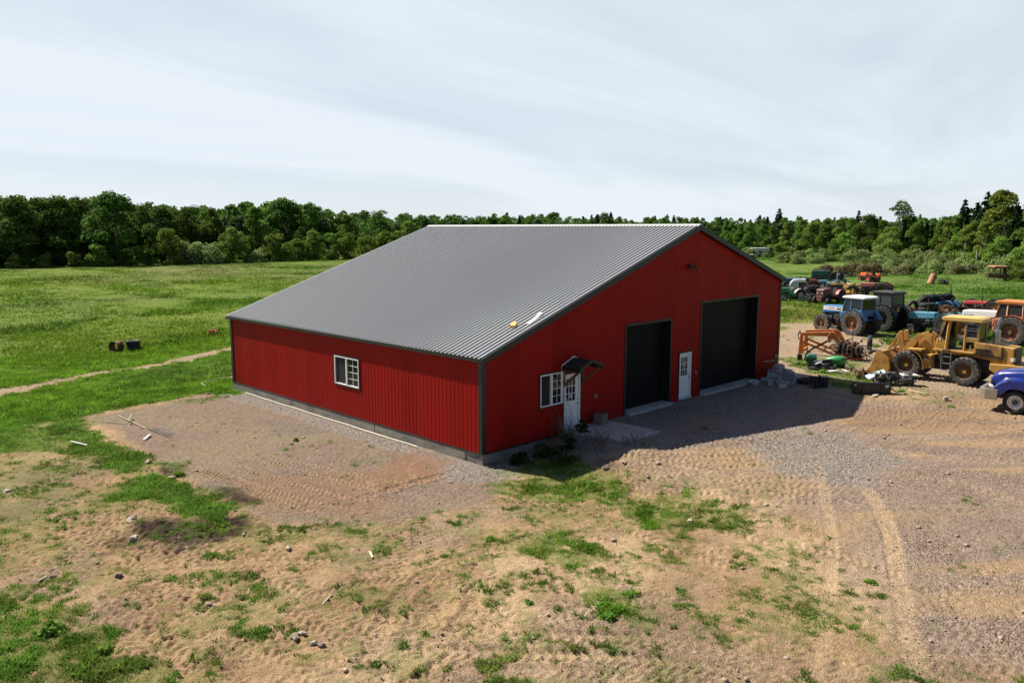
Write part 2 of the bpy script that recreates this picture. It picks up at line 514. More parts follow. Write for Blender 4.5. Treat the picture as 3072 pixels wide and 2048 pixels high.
def ribbed(length, h, top, z0, holes=(), bow=0.):
    """list of (s0,d0,s1,d1,za0,zb0,za1,zb1): strips of a ribbed sheet with holes"""
    bp = {0., length}
    k = 0
    while k * PITCHR < length + .3:
        c = (k + .5) * PITCHR
        for d in (-.024, -.012, .012, .024):
            if 0 < c + d < length: bp.add(round(c + d, 5))
        k += 1
    for x0, x1, a, b in holes:
        bp.add(x0); bp.add(x1)
    bp.add(RX) if length > 20 else None
    bp = sorted(bp)
    out = []
    for s0, s1 in zip(bp, bp[1:]):
        if s1 - s0 < 1e-4: continue
        mid = (s0 + s1) / 2
        iv = [(z0, None)]
        for x0, x1, a, b in sorted(holes, key=lambda q: q[2]):
            if x0 - 1e-6 < mid < x1 + 1e-6:
                lo, _ = iv.pop()
                iv += [(lo, a), (b, None)]
        for lo, hi in iv:
            out.append((s0, rib(s0, h), s1, rib(s1, h), lo, top(s0) if hi is None else hi, lo, top(s1) if hi is None else hi))
    return out

GD = [(8.28, 11.55, .16, 3.90), (14.13, 19.42, .16, 4.51)]
MD = [(4.31, 5.28, .20, 2.33), (12.33, 13.30, .17, 2.29)]
WN = [(2.95, 4.24, 1.24, 2.49)]
holes = GD + MD + WN
g = MB()
for s0, d0, s1, d1, a0, b0, a1, b1 in ribbed(BW, .0075, lambda s: roof_z(s) - .07, 0.0, holes):
    g.add([(s0, -.03 - d0, a0), (s1, -.03 - d1, a1), (s1, -.03 - d1, b1), (s0, -.03 - d0, b0)], [(0, 1, 2, 3)])
g.build('gable_wall', 'red_steel', barn)
lh = (7.62, 9.47, 1.31, 2.54)
g = MB()
for s0, d0, s1, d1, a0, b0, a1, b1 in ribbed(BL, .0075, lambda s: 3.47, 0.0, [lh]):
    g.add([(-.03 - d0, s0, a0), (-.03 - d1, s1, a1), (-.03 - d1, s1, b1), (-.03 - d0, s0, b0)], [(3, 2, 1, 0)])
g.build('side_wall', 'red_steel', barn)
g = MB()
for s0, d0, s1, d1, a0, b0, a1, b1 in ribbed(BL, .0075, lambda s: 5.33, 0.0):
    g.add([(BW + .03 + d0, s0, a0), (BW + .03 + d1, s1, a1), (BW + .03 + d1, s1, b1), (BW + .03 + d0, s0, b0)], [(0, 1, 2, 3)])
g.build('side_wall', 'red_steel', barn)
g = MB()
for s0, d0, s1, d1, a0, b0, a1, b1 in ribbed(BW, .0075, lambda s: roof_z(s) - .07, 0.0):
    g.add([(s0, BL + .03 + d0, a0), (s1, BL + .03 + d1, a1), (s1, BL + .03 + d1, b1), (s0, BL + .03 + d0, b0)], [(3, 2, 1, 0)])
g.build('gable_wall', 'red_steel', barn)
g = MB(); g.b(-.02, BW + .02, -.02, BL + .02, -1.4, -.012)
# a footing poured in lifts: shallow panel steps
for k, y0 in enumerate((0.9, 1.75, 6.6, 9.05, 13.4)):
    g.b(-.045, -.0205, y0, (1.75, 6.55, 9.0, 13.35, 19.3)[k], -1.3, -.03 - .012 * (k % 2))
g.build('footing', 'concrete', barn)
# trims
for x, y, sx, sy in ((0, 0, -1, -1), (0, BL, -1, 1), (BW, 0, 1, -1), (BW, BL, 1, 1)):
    zt = 3.46 if x == 0 else 5.32
    t = MB()
    a0, a1 = sorted((x + sx * .065, x - sx * .13)); b0, b1 = sorted((y + sy * .065, y + sy * .052))
    t.b(a0, a1, b0, b1, 0.0, zt)
    a0, a1 = sorted((x + sx * .065, x + sx * .052)); b0, b1 = sorted((y + sy * .05, y - sy * .13))
    t.b(a0, a1, b0, b1, 0.0, zt)
    t.build('corner_trim', 'black_trim', barn)
t = MB()
t.b(.14, 4.29, -.058, -.02, -.03, .012); t.b(-.058, -.02, .14, BL - .14, -.03, .012)
t.build('base_trim', 'black_trim', barn)
# roof
OV = .2
r = MB()
for x0, x1 in ((-.16, RX), (BW + .16, RX)):
    bpy_ = []
    k = 0; yl = -OV
    ys = [(-OV, 0.)]
    while True:
        c = -OV + (k + .5) * PITCHR
        if c > BL + OV - .05: break
        for d, h in ((-.046, 0), (-.034, .054), (.022, .054), (.044, 0)): ys.append((c + d, h))
        k += 1
    ys.append((BL + OV, 0.))
    for (ya, ha), (yb, hb) in zip(ys, ys[1:]):
        q = [(x0, ya, roof_z(x0) + ha), (x1, ya, roof_z(x1) + ha), (x1, yb, roof_z(x1) + hb), (x0, yb, roof_z(x0) + hb)]
        r.add(q, [(0, 1, 2, 3) if x1 > x0 else (3, 2, 1, 0)])
    q = [(x0, -OV, roof_z(x0) - .05), (x1, -OV, roof_z(x1) - .05), (x1, BL + OV, roof_z(x1) - .05), (x0, BL + OV, roof_z(x0) - .05)]
    r.add(q, [(3, 2, 1, 0) if x1 > x0 else (0, 1, 2, 3)])
roof = r.build('roof', 'roof_steel', barn)
c = MB()
zr = roof_z(RX)
for sgn, sl in ((-1, .342), (1, .327)):
    x1 = RX + sgn * .20
    z1 = zr - sl * .20 + .045
    q = [(RX, -OV - .03, zr + .062), (x1, -OV - .03, z1), (x1, BL + OV + .03, z1), (RX, BL + OV + .03, zr + .062),
         (RX, -OV - .03, zr + .03), (x1, -OV - .03, z1 - .025), (x1, BL + OV + .03, z1 - .025), (RX, BL + OV + .03, zr + .03)]
    c.hexa(q)
c.build('ridge_cap', 'roof_cap', roof)
# light far rake edge and dark near rake
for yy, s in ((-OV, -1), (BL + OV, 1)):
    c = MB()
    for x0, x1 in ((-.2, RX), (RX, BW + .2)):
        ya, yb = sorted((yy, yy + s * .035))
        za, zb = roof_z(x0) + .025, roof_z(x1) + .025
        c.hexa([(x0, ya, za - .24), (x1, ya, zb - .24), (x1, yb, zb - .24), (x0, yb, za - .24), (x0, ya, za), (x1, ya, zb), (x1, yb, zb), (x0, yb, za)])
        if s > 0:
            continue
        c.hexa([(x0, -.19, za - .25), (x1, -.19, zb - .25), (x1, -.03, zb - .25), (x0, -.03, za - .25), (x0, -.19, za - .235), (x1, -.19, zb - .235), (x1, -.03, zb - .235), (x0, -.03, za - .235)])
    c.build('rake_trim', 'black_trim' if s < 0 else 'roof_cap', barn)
c = MB()
c.b(-.20, -.165, -.2, BL + .2, roof_z(-.16) - .13, roof_z(-.16) - .004)
c.b(-.165, -.03, -.2, BL + .2, roof_z(-.16) - .13, roof_z(-.16) - .115)
c.build('eave_trim', 'black_trim', barn)
c = MB()
c.b(BW + .165, BW + .2, -.2, BL + .2, roof_z(BW + .16) - .13, roof_z(BW + .16) - .004)
c.b(BW + .03, BW + .165, -.2, BL + .2, roof_z(BW + .16) - .13, roof_z(BW + .16) - .115)
c.build('eave_trim', 'black_trim', barn)

# garage doors
for x0, x1, z0, z1 in GD:
    d = MB()
    n = max(6, round((z1 - z0) / .55)); hz_ = (z1 - z0 - .02) / n
    for k in range(n):
        za, zb = z0 + .02 + k * hz_, z0 + .02 + (k + 1) * hz_ - .012
        d.b(x0 + .02, x1 - .02, .36, .40, za, zb)
        for j in range(3):
            zz = za + (j + .5) * hz_ / 3
            d.b(x0 + .04, x1 - .04, .352, .36, zz - .03, zz + .03)
    door = d.build('garage_door', 'door_black', barn)
    d = MB()
    d.b(x0 - .10, x0 + .0, -.062, -.02, z0 - .02, z1 + .10); d.b(x1, x1 + .10, -.062, -.02, z0 - .02, z1 + .10); d.b(x0, x1, -.062, -.02, z1, z1 + .10)
    d.b(x0 - .02, x0, -.02, .42, z0, z1); d.b(x1, x1 + .02, -.02, .42, z0, z1); d.b(x0, x1, -.02, .42, z1, z1 + .02)
    d.build('door_frame', 'black_trim', door)
    d = MB(); d.b(x0 - .02, x1 + .02, -.30, .36, -.3, z0 + .005)
    d.build('door_sill', 'concrete' if False else 'slab', barn)

# entry doors
for i, (x0, x1, z0, z1) in enumerate(MD):
    d = MB()
    gx0, gx1, gz0, gz1 = x0 + .15, x1 - .27, z0 + 1.04, z1 - .2
    a, b_ = x0 + .06, x1 - .10
    for q in ((a, gx0, z0 + .03, z1 - .05), (gx1, b_, z0 + .03, z1 - .05), (gx0, gx1, z0 + .03, gz0), (gx0, gx1, gz1, z1 - .05)):
        d.b(q[0], q[1], -.035, .01, q[2], q[3])
    for k in range(1, 3):
        xm = gx0 + (gx1 - gx0) * k / 3; d.b(xm - .014, xm + .014, -.03, -.004, gz0, gz1)
        zm = gz0 + (gz1 - gz0) * k / 3
        for j in range(3):
            xa = gx0 + (gx1 - gx0) * j / 3 + .014; xb = gx0 + (gx1 - gx0) * (j + 1) / 3 - .014
            d.b(xa, xb, -.03, -.004, zm - .014, zm + .014)
    for k in range(2):                               # pressed lower panels
        xa = a + .1 + k * .36
        for (p, q, u, v) in ((xa, xa + .28, z0 + .16, z0 + .18), (xa, xa + .28, z0 + .86, z0 + .88), (xa, xa + .02, z0 + .18, z0 + .86), (xa + .26, xa + .28, z0 + .18, z0 + .86)):
            d.b(p, q, -.045, -.035, u, v)
    door = d.build('door', 'white_paint', barn)
    d = MB(); d.b(gx0 + .001, gx1 - .001, -.008, .004, gz0 + .001, gz1 - .001); d.build('window_pane', 'dark_glass', door)
    d = MB(); d.b(x0, a - .012, -.07, .02, z0, z1); d.b(b_ + .012, x1, -.07, .02, z0, z1); d.b(a - .012, b_ + .012, -.07, .02, z1 - .045, z1)
    d.build('door_frame', 'white_paint', door)
    d = MB(); d.b(x0 - .07, x0 - .002, -.064, -.02, z0 - .02, z1 + .07); d.b(x1 + .002, x1 + .07, -.064, -.02, z0 - .02, z1 + .07); d.b(x0, x1, -.064, -.02, z1 + .002, z1 + .07)
    d.build('door_trim', 'black_trim', door)
    d = MB(); d.cyl((b_ - .06, -.035, z0 + .92), (b_ - .06, -.075, z0 + .92), .022); d.cyl((b_ - .06, -.075, z0 + .92), (b_ - .06, -.11, z0 + .92), .034)
    d.build('handle', 'steel', door, smooth=True)
    d = MB(); d.cyl((b_ - .06, -.035, z0 + 1.08), (b_ - .06, -.055, z0 + 1.08), .03); d.build('deadbolt', 'steel', door, smooth=True)
    d = MB(); d.b(x0 - .02, x1 + .02, -.14, -.03, z0 - .05, z0 + .02); d.build('threshold', 'galv', door)
    d = MB()
    xm = gx0 + (gx1 - gx0) / 3
    if i == 0:
        d.b(xm + .03, xm + .165, -.034, -.031, gz0 + .12, gz0 + .24); d.build('notice', 'grey_white', door); d = MB(); d.b(xm + .05, xm + .12, -.034, -.031, gz0 + .60, gz0 + .65)
    else:
        d.b(xm + .05, xm + .14, -.034, -.031, gz0 + .45, gz0 + .56)
    d.build('notice', 'grey_white', door)
    # small round light / bell beside the door
for xx, zz in ((6.25, 1.21), (13.72, 1.21), (21.6, 1.14)):
    d = MB(); d.b(xx - .06, xx + .06, -.075, -.05, zz - .09, zz + .09); d.cyl((xx, -.075, zz), (xx, -.15, zz - .03), .05, .06, 12)
    d.build('wall_outlet', 'steel', barn, bevel=.008)

# windows
def window(axis, s0, s1, z0, z1, flip):
    """sliding window: open screened half and a gridded sash"""
    def P(a, b, n0, n1, u, v):
        return (a, b, n0, n1, u, v) if axis == 'y' else (n0, n1, a, b, u, v)
    w = MB()
    t_ = .045
    mid = (s0 + s1) / 2
    for a, b_, u, v in ((s0, s0 + t_, z0, z1), (s1 - t_, s1, z0, z1), (s0 + t_, s1 - t_, z0, z0 + t_), (s0 + t_, s1 - t_, z1 - t_, z1), (mid - .035, mid + .035, z0 + t_, z1 - t_)):
        w.b(*P(a, b_, -.075, .03, u, v))
    fr = w.build('window', 'white_paint', barn)
    lo, hi = (mid + .035, s1 - t_) if not flip else (s0 + t_, mid - .035)
    go, gi = (s0 + t_, mid - .035) if not flip else (mid + .035, s1 - t_)
    # gridded sash on lo..hi
    w = MB(); w.b(*P(lo, hi, -.02, -.012, z0 + t_, z1 - t_)); w.build('pane', 'dark_glass', fr)
    w = MB()
    for k in (1, 2, 3):
        zz = z0 + t_ + (z1 - z0 - 2 * t_) * k / 4; w.b(*P(lo, hi, -.034, -.022, zz - .011, zz + .011))
    xx = (lo + hi) / 2
    w.b(*P(xx - .011, xx + .011, -.040, -.034, z0 + t_, z1 - t_))
    e = hi if not flip else lo
    w.b(*P(min(e, e - .05 if not flip else e + .05), max(e, e - .05 if not flip else e + .05), -.042, -.022, z0 + t_, z1 - t_))
    w.build('muntin', 'white_paint', fr)
    w = MB(); w.b(*P(go, gi, -.02, -.012, z0 + t_, z1 - t_)); w.build('screen', 'screen', fr)
    w = MB(); e = gi if not flip else go
    w.b(*P(*sorted((e, e + (-.05 if not flip else .05))), -.05, -.022, z0 + t_, z1 - t_)); w.build('sash', 'grey_white', fr)
    w = MB()
    for a, b_, u, v in ((s0 - .06, s0 - .002, z0 - .06, z1 + .06), (s1 + .002, s1 + .06, z0 - .06, z1 + .06), (s0 - .002, s1 + .002, z1 + .002, z1 + .06), (s0 - .002, s1 + .002, z0 - .06, z0 - .002)):
        w.b(*P(a, b_, -.066, -.02, u, v))
    w.build('window_trim', 'black_trim', fr)

window('y', *WN[0], flip=False)
window('x', *lh, flip=True)

# awning over the first entry door
aw = MB()
xr, xl, xR, zt, ze, yo = 4.86, 4.16, 5.56, 2.98, 2.70, -1.02
for xe in (xl, xR):
    for k in range(6):                                # lapped strips running out from the wall
        y0, y1 = -.075 + (yo + .075) * k / 6, -.075 + (yo + .075) * (k + 1) / 6
        h = .012 * (k % 2)
        q = [(xr, y0, zt + h), (xe, y0, ze + h), (xe, y1, ze + h), (xr, y1, zt + h)]
        p = [(a, b_, c_ - .05) for a, b_, c_ in q]
        aw.hexa(p + q) if xe < xr else aw.hexa([p[0], p[3], p[2], p[1], q[0], q[3], q[2], q[1]])
a = aw.build('awning', 'shingle', barn)
q = MB()
q.bar((xl - .005, yo + .05, ze - .06), (xl - .005, -.08, ze - .06), .03, .16); q.bar((xR + .005, yo + .05, ze - .06), (xR + .005, -.08, ze - .06), .03, .16)
q.bar((xl, yo - .015, ze - .02), (xr, yo - .015, zt - .02), .03, .13); q.bar((xr, yo - .015, zt - .02), (xR, yo - .015, ze - .02), .03, .13)
q.build('fascia', 'black_trim', a)
q = MB(); q.bar((xl, -.068, ze + .03), (xr, -.068, zt + .035), .012, .05); q.bar((xr, -.068, zt + .035), (xR, -.068, ze + .03), .012, .05); q.b(xl - .02, xl + .01, -.074, -.06, ze - .2, ze + .02)
q.build('flashing', 'white_paint', a)
for x in (4.30, 5.43):
    q = MB(); q.bar((x, -.07, 1.93), (x, -.92, ze - .07), .085, .09); q.b(x - .04, x + .04, -.10, -.06, 1.85, 2.65)
    q.build('brace', 'wood', a)
# floodlight high on the gable
q = MB(); q.b(12.78, 12.92, -.14, -.05, 6.20, 6.40); q.bar((12.9, -.12, 6.3), (13.02, -.26, 6.28), .05, .06); q.rb((13.1, -.33, 6.2), (.34, .10, .24), rz=R(30), rx=R(-38))
fl = q.build('floodlight', 'black_metal', barn, bevel=.01)
q = MB(); q.rb((13.128, -.385, 6.17), (.28, .02, .19), rz=R(30), rx=R(-38)); q.build('lens', 'lamp_lens', fl)
# slab in front of the door
# ------------------------------------------------------------------ the lie of the land
def barn_dist(x, y):
    dx = np.maximum(np.maximum(-x, x - BW), 0); dy = np.maximum(np.maximum(-y, y - BL), 0)
    return np.hypot(dx, dy)


def gauss(x, y, cx_, cy_, r):
    return np.exp(-((x - cx_) ** 2 + (y - cy_) ** 2) / (2 * r * r))


def segdist(x, y, a, b):
    ax, ay = a; bx, by = b
    dx, dy = bx - ax, by - ay
    t = np.clip(((x - ax) * dx + (y - ay) * dy) / (dx * dx + dy * dy), 0, 1)
    return np.hypot(x - ax - t * dx, y - ay - t * dy), t


def base_h(x, y):
    x = np.asarray(x, float); y = np.asarray(y, float)
    t = sst(.3, 6.5, x + np.clip(-y - 4, 0, 12) * .15)
    z = -.40 + .47 * t
    far = sst(3., 14., barn_dist(x, y))
    cd_ = np.hypot(x - CAM[0], y - CAM[1])
    z = z + far * ((fbm(x, y, .09, 3, 3) - .5) * .45) * (1 - sst(60, 120, cd_)) + far * (fbm(x, y, .018, 5, 2) - .5) * 1.2 * sst(45, 120, cd_)
    z = z + .30 * gauss(x, y, 3.7, -4.0, .75) + .16 * gauss(x, y, 2.2, -3.2, 1.1)
    d, tt = segdist(x, y, (74, 7), (104, -44))
    z = z + 1.7 * np.exp(-(d / 6.5) ** 2) * sst(0, .35, tt)
    d, tt = segdist(x, y, (102, 33), (142, 6))
    z = z + .5 * np.exp(-(d / 4) ** 2)
    slab_ = sst(.35, .0, np.maximum(np.maximum(4.2 - x, x - 6.95), np.maximum(-2.9 - y, y - .2)))
    z = z * (1 - slab_) + (.03) * slab_
    return z


def ground(x, y):
    return float(base_h(np.array([x]), np.array([y]))[0])


def on(x, y, it=6):
    """picture point -> the spot on the ground"""
    z = 0.
    for _ in range(it):
        p = at(x, y, z); z = ground(p[0], p[1])
    return np.array([p[0], p[1], z])


def poly(pts):
    return np.array([on(*q)[:2] for q in pts])


def pin(x, y, P):
    """signed distance to a polygon, positive inside"""
    d = np.full(x.shape, 1e9); ins = np.zeros(x.shape, bool)
    n = len(P)
    for i in range(n):
        a, b = P[i], P[(i + 1) % n]
        dd, _ = segdist(x, y, a, b); d = np.minimum(d, dd)
        c = ((a[1] > y) != (b[1] > y))
        with np.errstate(divide='ignore', invalid='ignore'):
            xi = (b[0] - a[0]) * (y - a[1]) / (b[1] - a[1] + 1e-12) + a[0]
        ins ^= c & (x < xi)
    return np.where(ins, d, -d)


PATCH = [  # grass in the bare ground: outline, density, edge softness
    (poly([(-250, 1000), (0, 985), (200, 945), (262, 1010), (335, 1040), (408, 1078), (478, 1114), (555, 1165), (510, 1215), (395, 1200), (230, 1120), (240, 1060), (120, 1040), (-250, 1075)]), .95, .7),
    (poly([(-400, 1350), (0, 1325), (190, 1335), (250, 1400), (340, 1440), (395, 1568), (300, 1700), (-400, 1700)]), .84, .9),
    (poly([(-300, 1090), (0, 1075), (150, 1085), (300, 1110), (420, 1200), (250, 1200), (100, 1250), (100, 1330), (-300, 1330)]), .66, .9),
    (poly([(-250, 1030), (120, 1030), (250, 1040), (320, 1085), (160, 1115), (-250, 1110)]), .68, .8),
    (poly([(250, 1280), (700, 1280), (860, 1400), (700, 1560), (380, 1560), (300, 1420)]), .48, 1.2),
    (poly([(860, 1230), (1130, 1230), (1130, 1330), (900, 1330)]), .33, 1.2),
    (poly([(1140, 1120), (1420, 1100), (1440, 1240), (1200, 1330), (1080, 1260)]), .5, 1.),
    (poly([(1400, 1135), (1600, 1112), (1720, 1165), (1760, 1230), (1600, 1248), (1440, 1225)]), .85, .5),
    (poly([(1120, 1235), (1330, 1195), (1450, 1300), (1300, 1335), (1180, 1285)]), .73, .6),
    (poly([(1135, 1075), (1270, 1010), (1330, 1060), (1400, 1070), (1485, 1060), (1520, 1130), (1300, 1175), (1150, 1145)]), .9, .5),
    (poly([(1360, 1345), (1440, 1355), (1465, 1400), (1530, 1440), (1480, 1460), (1390, 1415)]), .88, .3),
    (poly([(500, 1360), (640, 1335), (700, 1400), (560, 1430)]), .55, .5),
    (poly([(380, 1380), (500, 1400), (590, 1500), (480, 1530), (400, 1470)]), .42, .5),
    (poly([(628, 1205), (705, 1212), (695, 1240), (650, 1238)]), .9, .2),
    (poly([(765, 1212), (842, 1202), (830, 1225), (785, 1235)]), .9, .2),
    (poly([(420, 1280), (560, 1275), (700, 1260), (690, 1300), (500, 1320)]), .40, .5),
    (poly([(700, 1300), (840, 1320), (850, 1380), (760, 1390)]), .40, .5),
    (poly([(1770, 1310), (1870, 1320), (1880, 1350), (1790, 1350)]), .7, .3),
    (poly([(1450, 1460), (1580, 1470), (1600, 1540), (1480, 1530)]), .5, .4),
    (poly([(1230, 1180), (1400, 1130), (1420, 1200), (1330, 1230)]), .45, .5),
    (poly([(900, 1260), (1100, 1290), (1000, 1330)]), .3, .5),
    (poly([(1640, 1430), (1740, 1420), (1800, 1500), (1690, 1520)]), .35, .5),
    (poly([(1790, 820), (1965, 815), (1985, 850), (2060, 880), (1935, 905), (1830, 850)]), .75, .5),
    (poly([(2040, 880), (2120, 890), (2200, 900), (2180, 935), (2050, 920)]), .4, .5),
    (poly([(380, 925), (520, 895), (545, 912), (480, 935)]), .8, .4),
    (poly([(400, 930), (700, 985), (760, 1010), (600, 1000), (380, 960)]), .22, .8),
]
LUSH = poly([(-900, 1100), (-100, 905), (0, 888), (150, 862), (300, 836), (420, 816), (530, 792), (545, 770), (545, 690), (-900, 690)])
STRIP = poly([(-500, 1080), (0, 915), (180, 880), (350, 852), (535, 818), (540, 905), (470, 905), (330, 930), (230, 948), (100, 975), (-500, 1130)])
PAD = poly([(215, 958), (330, 935), (480, 903), (537, 890), (1110, 1066), (1150, 1095), (1140, 1150), (900, 1192), (640, 1202), (540, 1155), (400, 1088), (300, 1020)])
REDPAD = poly([(950, 1036), (1085, 1070), (1000, 1106), (880, 1132), (825, 1105)])
REDTREAD = poly([(520, 1105), (700, 1085), (880, 1085), (900, 1150), (860, 1185), (640, 1192)])
LOT = poly([(1330, 985), (1700, 930), (1800, 880), (1835, 905), (2050, 925), (2500, 960), (2700, 1300), (2500, 1568), (2080, 1500), (1960, 1300), (1830, 1180), (1700, 1100), (1560, 1035), (1430, 1010)])
YELLOWED = poly([(1797, 700), (1850, 700), (1935, 740), (1900, 765), (1797, 770)])
PEBBLE = poly([(1690, 1022), (1830, 995), (1935, 985), (2070, 1055), (2000, 1110), (1900, 1105), (1780, 1075)])
ROAD = poly([(1700, 830), (1800, 745), (1900, 742), (2000, 770), (2110, 800), (2300, 815), (2800, 860), (2800, 1200), (2300, 905), (2000, 890), (1830, 890)])
TRACK = [on(*q)[:2] for q in ((-400, 1010), (0, 902), (150, 872), (300, 846), (420, 826), (530, 802), (620, 780))]
SOIL = [(poly([(255, 1205), (330, 1185), (430, 1190), (560, 1185), (600, 1225), (430, 1262), (290, 1255)]), 1.), (poly([(490, 1120), (560, 1120), (575, 1150), (510, 1155)]), 1.),
        (poly([(360, 1065), (420, 1075), (400, 1100), (340, 1090)]), .8), (poly([(1370, 1050), (1430, 1045), (1445, 1075), (1385, 1090)]), .7)]
SHADELIFT = poly([(1150, 1065), (1280, 1010), (1440, 950), (1790, 850), (1985, 880), (1960, 945), (1900, 975), (1700, 1005), (1440, 1040), (1290, 1100)])  # outline follows the barn's cast shadow on the ground
RED2 = poly([(1880, 960), (2000, 930), (2300, 940), (2300, 1000), (2100, 990), (1920, 985)])
# wheel tracks: centre line, width, tread pitch, depth
def path(pts):
    P = [on(*q)[:2] for q in pts]
    out = []
    for i in range(len(P) - 1):                        # smooth it
        p0 = P[max(i - 1, 0)]; p1 = P[i]; p2 = P[i + 1]; p3 = P[min(i + 2, len(P) - 1)]
        for k in range(6):
            t = k / 6
            out.append(.5 * ((2 * p1) + (-p0 + p2) * t + (2 * p0 - 5 * p1 + 4 * p2 - p3) * t * t + (-p0 + 3 * p1 - 3 * p2 + p3) * t ** 3))
    out.append(P[-1])
    return out

RUTS = []
for pts, w, pitch, dep, pale in [
    ([(2115, 1600), (2075, 1400), (2045, 1230), (2010, 1150), (1970, 1095)], .42, .10, .018, 1.),
    ([(1880, 1600), (1895, 1400), (1910, 1250), (1890, 1120), (1875, 1050)], .30, .10, .015, .8),
    ([(560, 1450), (800, 1490), (1100, 1500), (1500, 1520), (2100, 1600)], .5, .24, .05, .25),
    ([(640, 1400), (900, 1420), (1200, 1455), (1560, 1475), (1900, 1570)], .5, .24, .05, .2),
    ([(860, 1568), (1050, 1440), (1090, 1360), (1000, 1330), (820, 1345), (560, 1430)], .45, .2, .04, .2),
    ([(840, 1560), (900, 1400), (1000, 1310), (1200, 1240), (1420, 1180)], .45, .22, .035, .2),
    ([(1250, 1300), (1080, 1360), (1160, 1420), (1400, 1390), (1600, 1350)], .45, .22, .04, .15),
    ([(1550, 1310), (1610, 1320), (1600, 1350), (1540, 1365)], .4, .2, .05, .3),
    ([(1700, 1230), (2000, 1300), (2200, 1400), (2330, 1560)], .45, .22, .035, .15),
    ([(1960, 1320), (2160, 1360), (2230, 1420), (2180, 1450)], .5, .2, .05, .2),
    ([(1650, 1440), (1850, 1420), (2050, 1440), (2300, 1520)], .45, .22, .04, .2),
    ([(430, 1060), (560, 1110), (700, 1150), (860, 1180)], .5, .2, .05, .42),
    ([(480, 1050), (620, 1098), (780, 1140), (930, 1160)], .5, .2, .05, .42),
    ([(530, 1040), (680, 1080), (840, 1120), (1010, 1140)], .45, .2, .045, .42),
    ([(400, 1050), (540, 1115), (680, 1165), (800, 1190)], .45, .2, .045, .35),
    ([(560, 1035), (740, 1075), (900, 1105), (1060, 1110)], .4, .2, .035, .35),
    ([(620, 1180), (800, 1150), (980, 1100), (1080, 1075)], .4, .2, .04, .3),
    ([(840, 1078), (852, 1120), (860, 1175)], .28, .12, .02, .6),
    ([(935, 1060), (945, 1090), (962, 1130)], .28, .12, .02, .5),
    ([(100, 1300), (350, 1260), (620, 1225), (800, 1240)], .5, .22, .045, .15),
    ([(150, 1340), (420, 1310), (700, 1290), (860, 1310)], .5, .22, .045, .15),
    ([(60, 1180), (220, 1190), (330, 1240), (350, 1340)], .45, .2, .035, .1),
    ([(640, 1240), (680, 1260), (690, 1300)], .5, .2, .06, .1),
    ([(440, 1440), (620, 1530), (800, 1600)], .45, .22, .04, .15),
    ([(1100, 1540), (1500, 1550), (1900, 1600)], .5, .24, .04, .2),
    ([(2000, 1010), (2150, 1000), (2352, 985)], .8, .3, .02, .5),
    ([(1950, 1040), (2150, 1050), (2400, 1060)], .9, .3, .02, .4),
    ([(1980, 1080), (2200, 1110), (2400, 1180)], .7, .3, .02, .35),
]:
    RUTS.append((path(pts), w, pitch, dep, pale))


def ruts(x, y):
    """height, paleness and bareness left by the wheels"""
    dz = np.zeros(x.shape); pale = np.zeros(x.shape); bare = np.zeros(x.shape)
    for P, w, pitch, dep, pl in RUTS:
        A = np.array(P)
        box = (x > A[:, 0].min() - 1) & (x < A[:, 0].max() + 1) & (y > A[:, 1].min() - 1) & (y < A[:, 1].max() + 1)
        ix = np.nonzero(box)[0]
        if not len(ix): continue
        X, Y = x[ix], y[ix]
        best = np.full(X.shape, 9.); lat = np.zeros(X.shape); along = np.zeros(X.shape); s0 = 0.
        for a, b in zip(A[:-1], A[1:]):
            ln = math.hypot(*(b - a))
            if ln < 1e-6: continue
            d, t = segdist(X, Y, a, b)
            up = d < best
            sg = ((b[0] - a[0]) * (Y - a[1]) - (b[1] - a[1]) * (X - a[0])) / ln
            best = np.where(up, d, best); lat = np.where(up, sg, lat); along = np.where(up, s0 + t * ln, along); s0 += ln
        ends = sst(0, 2.2, along) * sst(0, 2.2, s0 - along)
        worn = np.maximum(sst(.36, .62, fbm(X, Y, .55, 61, 3)), .72 if pl > .45 else .6 if pl > .28 else .4) * ends
        inside = (1 - sst(w * .42, w * .56, best)) * worn
        tread = np.sin((along + np.abs(lat) * .8) * 2 * math.pi / pitch)
        shoulder = np.exp(-((best - w * .66) / (w * .16)) ** 2) * worn
        dz[ix] += inside * (-.7 * dep + .55 * dep * np.clip(tread * 1.6, -1, 1)) + shoulder * dep * .8
        pale[ix] = np.maximum(pale[ix], inside * pl * (.8 + .2 * np.clip(tread, -1, 1)))
        bare[ix] = np.maximum(bare[ix], inside)
    return dz, pale, bare


SWIRL = [((-40, -8), .62, .25), ((-2, -42), .66, .27), ((14, 14), .6, .25), ((-30, -40), .64, .26), ((-12, 3), .62, .25), ((30, -30), .7, .28)]
def swirl(x, y):
    dz = np.zeros(x.shape); tone = np.zeros(x.shape)
    for k, ((cx_, cy_), lane, pitch) in enumerate(SWIRL):
        dx, dy = x - cx_, y - cy_
        r = np.hypot(dx, dy) + (fbm(x, y, .12, 400 + k, 2) - .5) * 1.5; a = np.arctan2(dy, dx)
        ln = np.floor(r / lane); l = (r / lane - ln - .5) * lane
        arc = a * (ln + .5) * lane
        on_ = _h(ln.astype(np.int64), np.full(x.shape, k, np.int64), 9) > .45
        m = sst(.53, .60, fbm(x, y, .16, 420 + 7 * k, 3)) * on_
        ins = m * (1 - sst(lane * .36, lane * .46, np.abs(l)))
        t = np.clip(np.sin((arc + np.abs(l) * .8) * 2 * math.pi / pitch) * 1.5, -1, 1)
        w = ins * (1 - np.minimum(1, np.abs(tone)))
        dz += w * (t * .5 - .5); tone += w * (.25 + .25 * t)
    return dz, tone


def mix(c, d, m):
    return c * (1 - m[:, None]) + np.array(d) * m[:, None]


